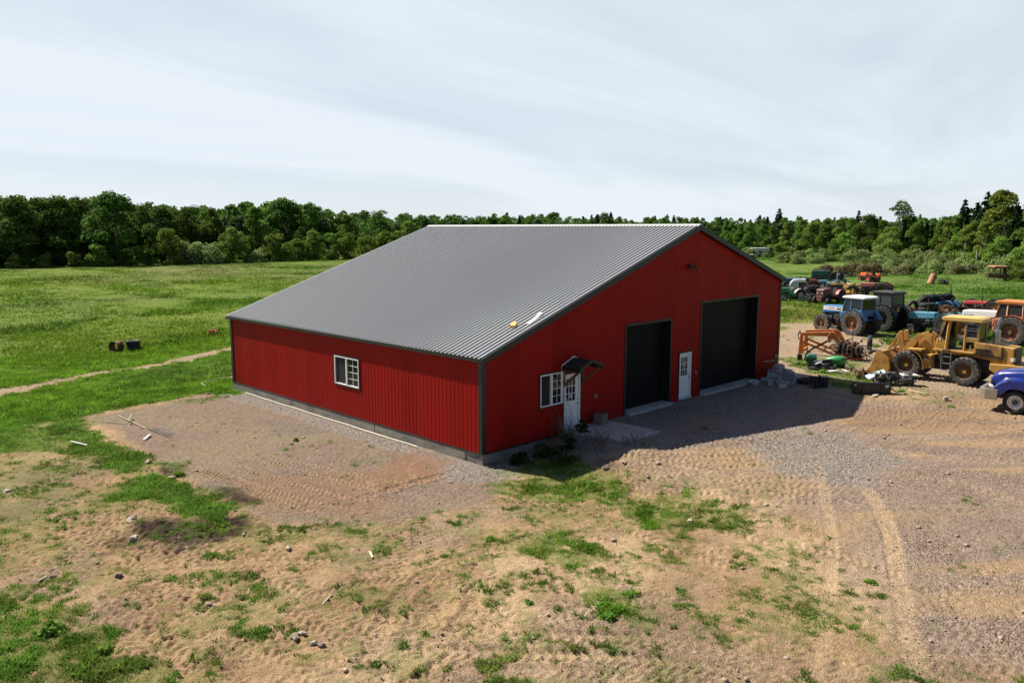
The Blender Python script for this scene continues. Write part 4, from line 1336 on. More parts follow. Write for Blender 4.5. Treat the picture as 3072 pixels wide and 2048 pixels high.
# the edge of the wood beyond the meadow, left of the barn
row([(-60, 196, D_, 14.5), (10, 200, D_, 14.2), (62, 192, D_, 14.2), (112, 198, D_, 14), (158, 196, D_, 14.4), (205, 200, D_, 14.3), (282, 190, D_, 15.3, 1.1), (340, 203, D_, 13.5), (392, 198, D_, 12.6),
     (455, 212, D_, 13.5), (500, 216, T_, 13.4), (598, 204, T_, 12.8, 1.1), (668, 226, D_, 15.6), (720, 226, T_, 14.5), (808, 218, T_, 11.6, 1.15), (880, 236, D_, 13), (945, 250, B_, 10.2)],
    'trees along the edge of the wood', PH, 'along the meadow edge of the wood', HB)
row([(240, 186, G_, 4.6), (300, 188, G_, 3.5), (400, 186, B_, 8.0), (440, 190, S_, 5.2), (475, 188, S_, 5), (545, 193, B_, 8.2), (515, 190, G_, 4.6), (645, 196, G_, 6.2), (600, 192, S_, 3.2), (690, 198, G_, 5), (660, 194, G_, 4.2),
     (730, 200, B_, 7.2), (765, 202, B_, 6.4), (805, 203, B_, 6.6), (845, 208, G_, 5.6), (880, 212, G_, 6.6), (915, 216, B_, 7), (185, 186, G_, 3.2), (120, 186, G_, 3.0), (50, 185, G_, 3.0), (-20, 184, G_, 3.), (350, 187, G_, 3.4), (570, 194, G_, 4), (620, 195, K_, 5), (700, 203, O_, 8)],
    'low trees and bushes before the wood', PH, 'in the low growth before the meadow wood', HB)
# right of the barn
row([(1712, 268, D_, 8.5), (1776, 300, P_, 15.2, 1.15), (1760, 250, T_, 9), (1795, 235, I_, 9.5), (1830, 238, T_, 10.5), (1858, 232, B_, 9.5), (1885, 228, T_, 10.5), (1915, 232, I_, 10.5), (1940, 240, T_, 11), (1955, 262, P_, 13.6), (1980, 236, D_, 11.5), (2012, 234, T_, 10.4),
     (2048, 246, O_, 15.6), (2060, 222, K_, 10.5), (2082, 224, K_, 9.4), (2110, 214, K_, 9.6), (2125, 214, K_, 9), (2145, 212, T_, 10), (2192, 216, P_, 14.8, 1.1), (2160, 196, I_, 9.5), (2215, 190, I_, 9.5), (2240, 192, P_, 15.4), (2255, 200, P_, 15), (2280, 178, I_, 15.2, 1.3), (2312, 172, K_, 12.5), (2338, 176, P_, 14.6), (2352, 164, T_, 12.), (2385, 168, P_, 14), (2090, 205, T_, 9.5), (2030, 220, B_, 8.5), (2175, 188, T_, 8.4), (2200, 178, I_, 8.6), (2245, 170, I_, 10)],
    'trees behind the machine yard', PH, 'in the wood behind the machine yard', HB)
row([(1708, 222, S_, 3.2), (1750, 232, S_, 3.6), (1785, 200, G_, 4.2), (1800, 205, S_, 3.6), (1830, 198, S_, 3.), (1880, 202, S_, 3.2), (1905, 208, B_, 5.5), (1930, 204, B_, 7), (1855, 190, S_, 3.4), (1955, 196, S_, 3.6), (1990, 200, S_, 4.2), (2020, 190, S_, 3.6), (2040, 204, G_, 5.4), (2060, 182, S_, 3.2), (2085, 192, S_, 3.8), (2120, 186, S_, 3.8), (2150, 176, S_, 3.4), (2180, 180, B_, 6.6), (2205, 172, S_, 3.8), (2235, 164, G_, 4.4), (2275, 160, B_, 6.6), (2305, 158, S_, 4), (2335, 150, G_, 5.2), (2360, 150, B_, 6.8), (1985, 172, S_, 2.6), (2030, 165, S_, 2.4), (2075, 162, S_, 2.6), (2130, 160, S_, 2.8), (2175, 158, S_, 2.6), (2225, 152, S_, 2.8), (2280, 146, S_, 2.8), (2330, 140, G_, 3.2), (1820, 186, S_, 2.4), (1795, 190, S_, 2.6)],
    'bushes before the wood behind the yard', PH, 'in the bushes behind the machine yard', HB)
row([(1868, 142, 'brown_brush', 1.6), (1895, 145, 'brown_brush', 2.0), (1925, 144, 'brown_brush', 1.9), (1952, 148, 'brown_brush', 2.2), (1978, 146, 'brown_brush', 2.0), (2005, 150, 'brown_brush', 2.1), (2060, 152, 'brown_brush', 1.8), (2185, 150, 'brown_brush', 1.7), (2215, 152, 'brown_brush', 1.9)],
    'brown brush on the rise', PH, 'on the rise behind the old tractors', HB)
# skyline trees that stand out over the far wood behind the barn
row([(1268, 330, D_, 14.0), (1050, 340, T_, 12.6), (1386, 322, D_, 14.2), (1398, 330, P_, 14.6), (1492, 380, T_, 13.6), (1524, 390, P_, 14.4), (1540, 395, P_, 14), (1590, 390, T_, 13), (1640, 380, T_, 12.8), (1130, 260, K_, 8.2), (1118, 262, K_, 8), (1660, 300, T_, 11.2), (1692, 275, T_, 10)],
    'skyline trees behind the barn', PH, 'on the skyline behind the barn roof', HB)

# the deep wood behind: one mass nobody could count
Vs, Fs, Cs, off = [], [], [], 0
low = {}
for k, (mk) in {'a': lambda s: broad(s, 13, 9, DARK, 1300, .48, .05, 22), 'b': lambda s: broad(s, 13.5, 8, MID, 1300, .46, .05, 22, 'oval'), 'c': lambda s: broad(s, 12, 8, GREYG, 1200, .46, .05, 20), 'd': lambda s: conifer(s, 15, 6, PINE, 900, .6, .2, .1, .8)}.items():
    low[k] = [mk(900 + 13 * i + ord(k)) for i in range(4)]
for n in range(1050):
    px = rng.uniform(-500, 2900)
    dist = rng.uniform(0, 1) ** 1.2
    front = np.interp(px, [-500, 400, 800, 1100, 1600, 1900, 2200, 2900], [204, 208, 240, 290, 300, 265, 215, 190])
    dist = front + dist * np.interp(px, [-500, 400, 1000, 1600, 2900], [90, 90, 200, 330, 160])
    x, y = bearing(px, dist)
    k = rng.choice(list('aaabbbccd' if px > 1700 else 'aaaabbbbbbcccccd' if px > 950 else 'aaabbbcc')); V, Fq, c = low[k][rng.integers(0, 4)]
    a = rng.uniform(0, 6.28)
    ytop = np.interp(px, [-500, 0, 100, 290, 350, 450, 540, 660, 700, 760, 880, 1200, 1500, 1600, 1780, 1900, 2050, 2130, 2200, 2240, 2350, 2900], [452, 456, 453, 452, 463, 469, 460, 455, 457, 471, 479, 483, 488, 491, 491, 493, 490, 491, 480, 468, 470, 466])
    s = (8.7 + (512 - ytop) / 1864 * dist * .97 - ground(x, y)) / 13.2 * rng.uniform(.80, 1.0)
    ca, sa = math.cos(a) * s, math.sin(a) * s
    Vn = np.stack([V[:, 0] * ca - V[:, 1] * sa + x, V[:, 0] * sa + V[:, 1] * ca + y, V[:, 2] * s + ground(x, y) - .2], 1)
    Vs.append(Vn); Fs.append(Fq + off); off += len(Vn); Cs.append(c * rng.uniform(.8, 1.25))
wood = arrays_mesh('woods', np.concatenate(Vs), np.concatenate(Fs), 'leaf', np.concatenate(Cs))
tag(wood, 'deep mixed wood closing the horizon behind the meadow and the yard', 'woods', kind='stuff')
del Vs, Fs, Cs
# ------------------------------------------------------------------ machines
def wheel(par, c, Rr, W_, rimR, tm='tyre', rm='rim_rust', lugs=0, side=1, hubm=None, name='wheel', dish=.25, ax_tilt=None):
    """a tyre round the local Y axis with its rim and hub as sub-parts; side is the outer face"""
    m = MB(); h = W_ / 2
    m.lathe([(rimR, -h * .75), (rimR + .02, -h * .9), (rimR + (Rr - rimR) * .45, -h), (Rr * .93, -h * .93), (Rr * .985, -h * .72), (Rr, -h * .3), (Rr, h * .3), (Rr * .985, h * .72), (Rr * .93, h * .93), (rimR + (Rr - rimR) * .45, h), (rimR + .02, h * .9), (rimR, h * .75)], n=36)
    if lugs:
        for k in range(lugs):
            for s in (-1, 1):
                a = 2 * math.pi * (k + (.5 if s > 0 else 0)) / lugs
                da = 2 * math.pi / lugs * .9
                dw = 2 * math.pi / lugs * .22
                P = []
                for r0, r1 in ((Rr * .95, Rr * .88), (Rr * 1.035, Rr * .985)):
                    for (yy, aa, rr) in ((s * .02 * W_, a - dw, r0), (s * .02 * W_, a + dw, r0), (s * h * .98, a + da + dw, r1), (s * h * .98, a + da - dw, r1)):
                        P.append((rr * math.cos(aa), yy, rr * math.sin(aa)))
                m.hexa(P if s > 0 else [P[i] for i in (1, 0, 3, 2, 5, 4, 7, 6)])
    w = m.build(name, tm, par, smooth=True, angle=35)
    w.location = c
    m = MB(); q = side
    pr = [(rimR + .012, -h * .78 * q), (rimR - .015, -h * .7 * q), (rimR * .93, 0), (rimR * .93, h * .35 * q), (rimR - .02, h * .74 * q), (rimR + .012, h * .80 * q)]
    m.lathe(pr if q > 0 else pr[::-1], n=28)
    y0 = h * dish * q
    pr = [(rimR * .93, y0), (rimR * .80, y0 + .015 * q), (rimR * .5, y0 - .03 * q), (rimR * .22, y0 - .02 * q), (rimR * .2, y0 + .02 * q), (.001, y0 + .02 * q)]
    m.lathe(pr if q > 0 else pr[::-1], n=28)
    r = m.build('rim', rm, w, smooth=True, angle=35)
    m = MB()
    m.cyl((0, y0 + .0 * q, 0), (0, y0 + .10 * q, 0), rimR * .28, rimR * .24, 14)
    for k in range(8):
        a = k * math.pi / 4
        m.cyl((rimR * .4 * math.cos(a), y0 - .03 * q, rimR * .4 * math.sin(a)), (rimR * .4 * math.cos(a), y0 + .03 * q, rimR * .4 * math.sin(a)), .028, n=6)
    m.build('hub', hubm or rm, w, smooth=True)
    return w


def fender(par, c, r, w0, w1, a0, a1, m, th=.03):
    f = MB()
    f.lathe([(r, w0), (r + th, w0), (r + th, w1), (r, w1), (r, w0)], n=12, a0=R(a0), a1=R(a1))
    # skirt on the inner side
    f.lathe([(r - .25, w0), (r + th, w0)], n=12, a0=R(a0), a1=R(a1)) if abs(w0) < abs(w1) else f.lathe([(r - .25, w1), (r + th, w1)], n=12, a0=R(a0), a1=R(a1))
    o = f.build('fender', m, par, smooth=True, angle=35); o.location = c
    return o


def engine(par, x0, x1, z0, z1, w, seed, m='engine_grey'):
    r = random.Random(seed); e = MB()
    e.b(x0, x1, -w * .3, w * .3, z0, z1)
    for k in range(14):
        s = [r.uniform(.08, .3), r.uniform(.06, .16), r.uniform(.08, .3)]
        e.rb((r.uniform(x0, x1), r.choice((-1, 1)) * w * r.uniform(.28, .42), r.uniform(z0 + .05, z1 - .05)), s, ry=r.uniform(-.3, .3))
    for k in range(6):
        xa, za = r.uniform(x0, x1), r.uniform(z0, z1); s = r.choice((-1, 1))
        e.tube([(xa, s * w * .3, za), (xa + r.uniform(-.2, .2), s * w * .5, za + r.uniform(-.1, .2)), (xa + r.uniform(-.4, .4), s * w * .36, z0 + r.uniform(0, .3))], .025, 6)
    e.cyl((x0 + .2, w * .38, z0 + .3), (x0 + .45, w * .38, z0 + .3), .09)
    return e.build('engine', m, par, bevel=.012, seg=1)


def tractor(label, x, y, phi, hood='ford_blue', chassis='grease', rim='rim_rust', rr=.85, rw=.5, fr=.5, fw=.32, wb=2.6, track=1.7, hoodh=(1.25, 1.72), hw=.72, cab=None, roof=None, glassm='cab_glass', fendm=None,
            stack=True, rops=None, seat=True, tyre='tyre', front=True, rear=(1, 1), grille='black_metal', hoodlen=None, scale=1., lights=True, group=None, name='tractor', cat='tractor', stripe=None, tilt=0., wheelbar=True, hoodopen=False, fl=20, dual=False):
    t = thing(name, label, cat, (x, y, ground(x, y)), R(phi), group, ry=tilt)
    t.scale = (scale,) * 3
    x0 = hoodlen or .95; x1 = wb + .38
    zb, zt = hoodh
    # chassis
    m = MB()
    m.b(-.45, .9, -.32, .32, rr - .28, rr + .22); m.b(.9, wb + .35, -.2, .2, fr + .12, fr + .42)
    m.cyl((0, -track / 2 + .1, rr), (0, track / 2 - .1, rr), .17, n=12)
    m.cyl((wb, -track / 2 + .15, fr), (wb, track / 2 - .15, fr), .09, n=10); m.b(wb - .16, wb + .16, -.16, .16, fr - .12, fr + .3)
    m.bar((-.4, -.3, rr - .1), (-1.0, -.38, rr - .25), .07, .1); m.bar((-.4, .3, rr - .1), (-1.0, .38, rr - .25), .07, .1)
    m.bar((-.4, 0, rr + .2), (-.95, 0, rr + .1), .07, .07); m.bar((-.45, -.25, rr + .3), (-.8, -.38, rr - .2), .05, .05); m.bar((-.45, .25, rr + .3), (-.8, .38, rr - .2), .05, .05)
    m.b(wb + .32, wb + .55, -.3, .3, fr + .1, fr + .5)
    m.build('chassis', chassis, t, bevel=.02, seg=1)
    engine(t, x0 + .1, wb + .25, fr + .3, zb + .1, hw, int(x * 7))
    # bonnet
    if hood:
        m = MB()
        m.prism([(x0, zb + .12), (x1 - .02, zb - .02), (x1 + .02, zt - .14), (x1 - .08, zt - .05), (x0 + .5, zt), (x0, zt)], 'y', -hw / 2, hw / 2)
        hd = m.build('hood', hood, t, bevel=.05)
        m = MB(); m.prism([(x1 - .25, fr + .42), (x1 + .0, fr + .42), (x1 + .028, zb + .02), (x1 - .25, zb + .06)], 'y', -hw / 2 + .02, hw / 2 - .02)
        m.b(x1 + .012, x1 + .03, -hw / 2 + .08, hw / 2 - .08, zb + .02, zt - .2)
        m.build('grille', grille, t, bevel=.01)
        if stripe:
            m = MB()
            for s in (-1, 1):
                ya, yb = sorted((s * (hw / 2 + .002), s * (hw / 2 + .012)))
                m.b(x0 + .12, x1 - .08, ya, yb, zb + .19, zt - .12)
            m.build('stripe', stripe, hd)
        if lights:
            for s in (-1, 1):
                m = MB(); m.cyl((x1 + .02, s * hw * .3, zb + .18), (x1 + .05, s * hw * .3, zb + .18), .085, n=12); m.build('headlight', 'lamp_lens', t, smooth=True)
        if cab:
            for s in (-1, 1):
                m = MB(); m.prism([(x0 - .05, zb + .15), (x0 + .62, zb + .12), (x0 + .62, fr + .62), (x0 + .35, fr + .45), (x0 - .05, fr + .7)], 'y', *sorted((s * (hw / 2 - .10), s * (hw / 2 - .02)))); m.build('side_panel', hood if hood != 'hood_white' else 'case_red', t, bevel=.01, seg=1)
                m = MB(); m.b(.55, 1.05, *sorted((s * .42, s * .72)), fr + .02, fr + .45); m.b(.6, 1.0, *sorted((s * .72, s * .86)), fr + .05, fr + .09); m.b(.6, 1.0, *sorted((s * .72, s * .86)), fr + .36, fr + .40); m.build('step_box', chassis, t, bevel=.02, seg=1)
        if stack:
            m = MB(); xs = x0 + .55; ys = .12 if stack is True else stack
            m.cyl((xs, ys, zt - .05), (xs, ys, zt + .35), .06); m.cyl((xs, ys, zt + .35), (xs, ys, zt + .95), .035)
            m.build('exhaust_stack', 'rust_dark', t, smooth=True)
    for s, on_ in ((1, rear[0]), (-1, rear[1])):
        if on_:
            wheel(t, (0, s * track / 2, rr), rr, rw, rr * .56, tyre, rim, fl, s)
            if dual: wheel(t, (0, s * (track / 2 + rw + .06), rr), rr, rw, rr * .56, tyre, rim, fl, s)
    if front:
        for s in (-1, 1):
            wheel(t, (wb, s * (track / 2 - .05), fr), fr, fw, fr * .54, tyre, rim, 14 if fr > .45 else 0, s)
    if fendm:
        for s in (-1, 1):
            a, b_ = sorted((s * (track / 2 - rw / 2 - .06), s * (track / 2 + rw * .25)))
            fender(t, (0, 0, rr), rr + .08, a, b_, 25, 165, fendm)
    if cab:
        cx0, cx1, cz0, cz1, cw = -.55, 1.05, rr + .30, 2.62 * (rr / .9) ** .4, .78
        m = MB(); tp = .10
        P = {}
        for sx, xx, dx in ((0, cx0, .06), (1, cx1, -.22), (2, .38, -.02)):
            for s in (-1, 1):
                lo = (xx + (.08 if sx == 1 else 0), s * cw, cz0 if sx != 0 else cz0 + .35); hi = (xx + dx, s * (cw - tp), cz1)
                P[sx, s] = (lo, hi); m.bar(lo, hi, .09, .08)
        for s in (-1, 1):
            m.bar(P[0, s][1], P[1, s][1], .08, .10); m.bar((cx0, s * cw, cz0 + .62), (cx1 + .05, s * cw, cz0 + .38), .06, .08)
            m.prism([(cx1 + .08, cz0 - .35), (cx1 + .1, cz0 + .42), (.42, cz0 + .5), (.42, cz0 - .1)], 'y', *sorted((s * (cw - .05), s * (cw + .01))))
        m.bar(P[0, -1][1], P[0, 1][1], .08, .10); m.bar(P[1, -1][1], P[1, 1][1], .08, .10)
        m.b(cx1 + .0, cx1 + .08, -cw, cw, cz0 - .3, cz0 + .40); m.b(cx0 - .02, cx0 + .05, -cw, cw, cz0 + .2, cz0 + .66)
        m.b(cx0, cx1, -cw + .05, cw - .05, cz0 - .12, cz0 - .04)
        m.build('cab_frame', cab, t, bevel=.015, seg=1)
        m = MB(); m.prism([(cx0 - .14, cz1), (cx1 + .02, cz1), (cx1 + .06, cz1 + .07), (cx1 - .12, cz1 + .18), (cx0 - .0, cz1 + .18), (cx0 - .16, cz1 + .1)], 'y', -cw + .0, cw - .0)
        m.build('cab_roof', roof or cab, t, bevel=.05)
        for s in (-1, 1):
            for a, b_ in (((0, s), (2, s)), ((2, s), (1, s))):
                la, ha = P[a]; lb, hb = P[b_]
                def lp(l, h, z): k = (z - l[2]) / (h[2] - l[2]); return tuple(l[i] + (h[i] - l[i]) * k for i in range(3))
                zA = cz0 + .66 if a[0] == 0 else cz0 + .52; zB = cz0 + .52
                q = [lp(la, ha, zA), lp(lb, hb, zB), lp(lb, hb, cz1 - .05), lp(la, ha, cz1 - .05)]
                g_ = MB(); g_.hexa([(p[0], p[1] - .004, p[2]) for p in q] + [(p[0], p[1] + .004, p[2]) for p in q]); g_.build('window_pane', glassm, t)
        for (sx, zz) in ((1, cz0 + .42), (0, cz0 + .68)):
            l, h = P[sx, -1]; l2, h2 = P[sx, 1]
            k = (zz - l[2]) / (h[2] - l[2])
            a = tuple(l[i] + (h[i] - l[i]) * k for i in range(3)); b_ = tuple(l2[i] + (h2[i] - l2[i]) * k for i in range(3))
            q = [a, b_, (h2[0], h2[1], cz1 - .05), (h[0], h[1], cz1 - .05)]
            g_ = MB(); g_.hexa([(p[0] - .004, p[1], p[2]) for p in q] + [(p[0] + .004, p[1], p[2]) for p in q]); g_.build('windscreen' if sx else 'rear_window', glassm, t)
    if seat:
        sz = rr + .35; m = MB(); m.b(-.15, .3, -.24, .24, sz, sz + .12); m.prism([(-.2, sz + .08), (-.08, sz + .1), (-.2, sz + .6), (-.3, sz + .58)], 'y', -.22, .22); m.build('seat', 'seat_black', t, bevel=.03)
        m = MB(); m.lathe([(.19, -.012), (.205, 0), (.19, .012), (.175, 0), (.19, -.012)], ax='z', n=20); m.cyl((0, 0, 0), (.0, 0, -.35), .02); m.bar((-.19, 0, 0), (.19, 0, 0), .02, .015); m.bar((0, -.19, 0), (0, .19, 0), .02, .015)
        o = m.build('steering_wheel', 'black_metal', t); o.location = (.72, 0, sz + .5); o.rotation_euler = (0, R(-30), 0)
    if rops:
        m = MB(); zz = rr + 1.5
        m.tube([(-.35, -.52, rr), (-.35, -.52, zz - .1), (-.35, -.42, zz), (-.35, .42, zz), (-.35, .52, zz - .1), (-.35, .52, rr)], .04, 8); m.build('roll_bar', rops, t, smooth=True)
    return t

# the big blue one by the track
p = (40.30, 3.35)
bt = tractor('blue cab tractor with a white roof and rusty orange wheel centres', 41.2, 3.2, 76, scale=1.05, hood='ford_blue', cab='cab_blue', roof='hood_white', rr=.88, rw=.48, fr=.66, fw=.38, wb=2.62, track=1.72, hoodh=(1.42, 1.98), fendm='cab_blue', stripe='text_white', stack=.0, tyre='tyre_dusty')
for s in (1, -1):
    tx = text('2 • FORD •', .20, 'text_red', bt, (2.30, s * .374, 1.735), (R(90), 0, R(180 if s > 0 else 0)), name='lettering')
    m = MB(); ya, yb = sorted((s * .374, s * .380)); m.b(1.42, 1.80, ya, yb, 1.68, 1.79); m.build('badge', 'text_black', bt)
    text('7810', .17, 'text_black', bt, (1.20, s * .374, 1.735), (R(90), 0, R(180 if s > 0 else 0)), name='lettering')
# its dark neighbour
dk = tractor('black cab tractor parked close behind the blue one, orange triangle on its back', 45.4, 2.7, 78, scale=1.1, hood='black_metal', cab='black_metal', roof='black_metal', rr=.9, rw=.5, fr=.6, wb=2.6, hoodh=(1.42, 1.95), fendm='black_metal', rim='black_metal', tyre='tyre_black', glassm='dusty_glass', stack=False, lights=False)
m = MB(); m.prism([(-.2, 0), (.2, 0), (.05, .34), (-.05, .34)], 'x', -.63, -.615); o = m.build('warning_triangle', 'amber', dk); o.location = (0, .1, 1.40)
# orange and white at the picture edge
oc = tractor('big orange and white cab tractor beside the yellow loader, white bonnet', 43.6, -6.3, 84, scale=1.08, hood='hood_white', cab='faded_orange', roof='orange', rr=.92, rw=.5, fr=.80, fw=.46, wb=2.75, track=1.9, hoodh=(1.55, 2.08), hw=.8, fendm='case_red', rim='rim_rust', chassis='case_red', stack=False, glassm='dusty_glass', tyre='tyre_dusty')
for s in (1, -1):
    text('CASE', .26, 'text_black', oc, (2.75, s * .404, 1.66), (R(90), 0, R(180 if s > 0 else 0)))
    m = MB(); ya, yb = sorted((s * .792, s * .80)); m.b(.44, 1.1, ya, yb, 1.62, 1.76); d = m.build('badge', 'text_black', oc)
    text('2670', .13, 'text_white', oc, (.9, s * .803, 1.69), (R(90), 0, R(180 if s > 0 else 0)))
    m = MB(); m.prism([(.25, 1.05), (1.1, .85), (1.1, 1.3), (.42, 1.6)], 'y', *sorted((s * .74, s * .785))); m.build('door_skirt', 'case_red', oc)
# smaller blue one without a cab
tractor('pale blue tractor with grey wheels and no cab behind the loader cab', 45.3, -1.7, 84, scale=1.1, hood='sky_blue', rr=.72, rw=.4, fr=.34, fw=.2, wb=2.3, hoodh=(1.0, 1.52), hw=.64, rim='steel', fendm='sky_blue', chassis='black_metal', grille='black_metal')
# the far row of old tractors
tractor('old deep green tractor with a tall stack, farthest in the left row', *on(1921, 654)[:2], 103, hood='deep_green', scale=1.1, rr=.86, rw=.42, fr=.42, fw=.2, wb=2.7, hoodh=(1.15, 1.85), hw=.85, rim='black_metal', chassis='deep_green', fendm=None, grille='deep_green', tyre='tyre_black')
tractor('small orange tractor standing alone in the far grass', *on(2004, 648)[:2], 60, hood='orange_red', rr=.62, rw=.36, fr=.36, fw=.2, wb=1.9, track=1.5, hoodh=(.85, 1.4), hw=.8, rim='orange_red', fendm='orange_red', chassis='grease', tyre='tyre_black', stack=False)
tractor('white bonneted tractor with a red dash and red fenders', *on(1868, 669)[:2], 112, hood='hood_white', rr=.7, rw=.4, fr=.4, fw=.24, wb=2.2, hoodh=(1.05, 1.55), rim='red_paint', fendm='red_paint', chassis='maroon', stack=False, tyre='tyre_black')
tractor('bright green tractor with white fenders, nearest the barn corner', *on(1828, 690)[:2], 150, hood='bright_green', scale=.9, rr=.7, rw=.36, fr=.38, fw=.2, wb=2.1, hoodh=(1.0, 1.62), hw=.42, rim='grey_white', fendm='grey_white', chassis='bright_green', stack=False, tyre='tyre_black')
tractor('blue and white tractor with a dark seat behind the bright green one', *on(1842, 664)[:2], 140, hood='cab_blue', rr=.72, rw=.4, fr=.4, fw=.22, wb=2.1, hoodh=(1.0, 1.5), rim='grey_white', fendm='cab_blue', chassis='black_metal', stack=False, tyre='tyre_black')
tractor('dull maroon tractor with pale headlamps facing the barn', *on(1914, 697)[:2], 172, hood='maroon', rr=.72, rw=.4, fr=.4, fw=.24, wb=2.2, hoodh=(1.05, 1.7), hw=.9, rim='maroon', fendm='pink_red', chassis='maroon', grille='maroon', stack=.5, tyre='tyre_black')
tractor('light blue compact tractor with a white roll bar in the far row', *on(1917, 665)[:2], 100, hood='sky_blue', rr=.6, rw=.34, fr=.36, fw=.2, wb=1.8, hoodh=(.8, 1.2), rim='grey_white', fendm='sky_blue', rops='grey_white', stack=False, tyre='tyre_black')
tractor('grey green tractor with a pale green roll bar and dark seat', *on(1937, 669)[:2], 80, hood='grey_green', rr=.6, rw=.34, fr=.36, fw=.2, wb=1.8, hoodh=(.8, 1.2), rim='grey_green', fendm='grey_green', rops='grey_green', stack=False, tyre='tyre_black')
tractor('stripped black and rust tractor without a bonnet in the row middle', *on(1885, 687)[:2], 160, hood=None, rr=.72, rw=.4, fr=.42, fw=.24, wb=2.1, rim='rust_dark', chassis='rust_dark', fendm=None, tyre='tyre_black')
tractor('black and rust tractor skeleton beside the bright green one', *on(1862, 688)[:2], 120, hood=None, rr=.74, rw=.42, fr=.42, fw=.24, wb=2.2, rim='grease', chassis='grease', fendm='black_metal', tyre='tyre_black')
yl = tractor('yellow and rust tractor with a yellow engine, behind the maroon one', *on(1957, 682)[:2], 110, hood='yellow', rr=.68, rw=.4, fr=.4, fw=.22, wb=2.0, hoodh=(1.25, 1.55), hw=.5, rim='yellow', chassis='yellow', fendm=None, stack=.3, tyre='tyre_black')
pk = tractor('faded pink bonneted tractor with a yellow loader frame in front', *on(2030, 681)[:2], 95, hood='pink_red', rr=.76, rw=.42, fr=.4, fw=.24, wb=2.2, hoodh=(1.05, 1.55), rim='rust', fendm='maroon', chassis='rust', tyre='tyre_black')
m = MB(); m.b(2.7, 4.6, -.9, -.75, .75, 1.05); m.b(2.7, 4.6, .75, .9, .75, 1.05); m.b(2.9, 3.1, -.75, .75, 1.0, 1.3); m.b(3.6, 4.4, -.6, .6, .95, 1.35); m.bar((4.5, -.82, .8), (4.9, -.82, .1), .12, .2); m.bar((4.5, .82, .8), (4.9, .82, .1), .12, .2); m.b(4.3, 4.6, -.75, .75, .8, .95); m.bar((2.8, -.82, .8), (2.5, -.4, .9), .14, .2); m.bar((2.8, .82, .8), (2.5, .4, .9), .14, .2)
m.build('loader_frame', 'yellow_roof', pk, bevel=.02, seg=1)
tractor('red tractor with a long flat bonnet by the tyres, behind the white bonnet', 63.7, -.2, 80, hood='red_paint', rr=.76, rw=.42, fr=.42, fw=.24, wb=2.6, hoodh=(.95, 1.32), rim='rust_pale', fendm='black_metal', chassis='case_red', tyre='tyre_black')
tractor('blue wheel-less tractor skid among the scrap tyres', 62.6, 3.6, 85, hood='sky_blue', rr=.6, rw=.36, fr=.3, fw=.2, wb=2.2, hoodh=(.75, 1.05), rim='rust', fendm='cab_blue', chassis='rust', tyre='tyre_black', stack=.1, rear=(0, 1))

# ------------------------------------------------------------------ the yellow wheel loader
lx, ly = 26.75, -8.25
ld = thing('wheel_loader', 'weathered yellow wheel loader with a cab, ladder and a bucket on the ground', 'loader', (lx, ly, ground(lx, ly)), R(88))
Rw = .71
for xx in (0, 2.85):
    for s in (1, -1):
        wheel(ld, (xx, s * .88, Rw), Rw, .50, Rw * .56, 'tyre_dusty', 'rim_dark', 18, s, hubm='yellow')
m = MB()
m.prism([(-2.35, .95), (-2.35, 1.25), (-2.05, 1.3), (-2.05, 2.06), (-.25, 2.22), (-.25, 1.55), (1.55, 1.66), (1.55, 1.5), (-1.0, 1.36), (-1.0, 1.0), (-1.2, .78), (-2.2, .62)], 'y', -.62, .62)
m.build('engine_body', 'yellow', ld, bevel=.05)
m = MB(); m.prism([(-2.55, .7), (-2.55, 1.22), (-1.95, 1.24), (-1.05, 1.2), (-1.05, .9), (-1.5, .6)], 'y', -.8, .8); m.build('counterweight', 'yellow', ld, bevel=.04)
m = MB(); m.b(-2.10, -2.055, -.5, .5, 1.28, 2.0); [m.b(-2.12, -2.10, -.48, .48, 1.3 + k * .1, 1.33 + k * .1) for k in range(7)]; m.build('grille', 'black_metal', ld)
for s in (-1, 1):
    m = MB()
    ya, yb = sorted((s * .63, s * .68))
    m.b(-1.45, -.55, ya, yb, 1.5, 1.58); m.b(-1.0, .0, ya, yb, 1.62, 1.66); m.b(-1.55, -1.5, ya, yb, 1.45, 2.1); m.b(-1.0, -.3, ya, yb, 1.75, 1.79); m.b(-1.0, -.3, ya, yb, 1.85, 1.89)
    m.build('louvre', 'grease', ld)
m = MB(); m.cyl((-2.06, .56, 1.5), (-2.0, .70, 1.5), .10); m.build('headlight', 'lamp_lens', ld, smooth=True)
m = MB(); m.b(-1.3, 1.5, -.42, .42, .62, 1.38); m.b(1.1, 1.75, -.3, .3, .55, 1.3); m.cyl((0, -.8, Rw), (0, .8, Rw), .16); m.cyl((2.85, -.8, Rw), (2.85, .8, Rw), .16)
for k in range(10): m.rb((random.uniform(-.6, 1.5), random.choice((-.4, .4)), random.uniform(.7, 1.3)), (.3, .2, .25), rz=.2)
m.build('chassis', 'grease', ld, bevel=.02, seg=1)
m = MB(); m.b(-.35, 1.62, -.92, .92, 1.60, 1.70); m.build('deck', 'yellow', ld, bevel=.015)
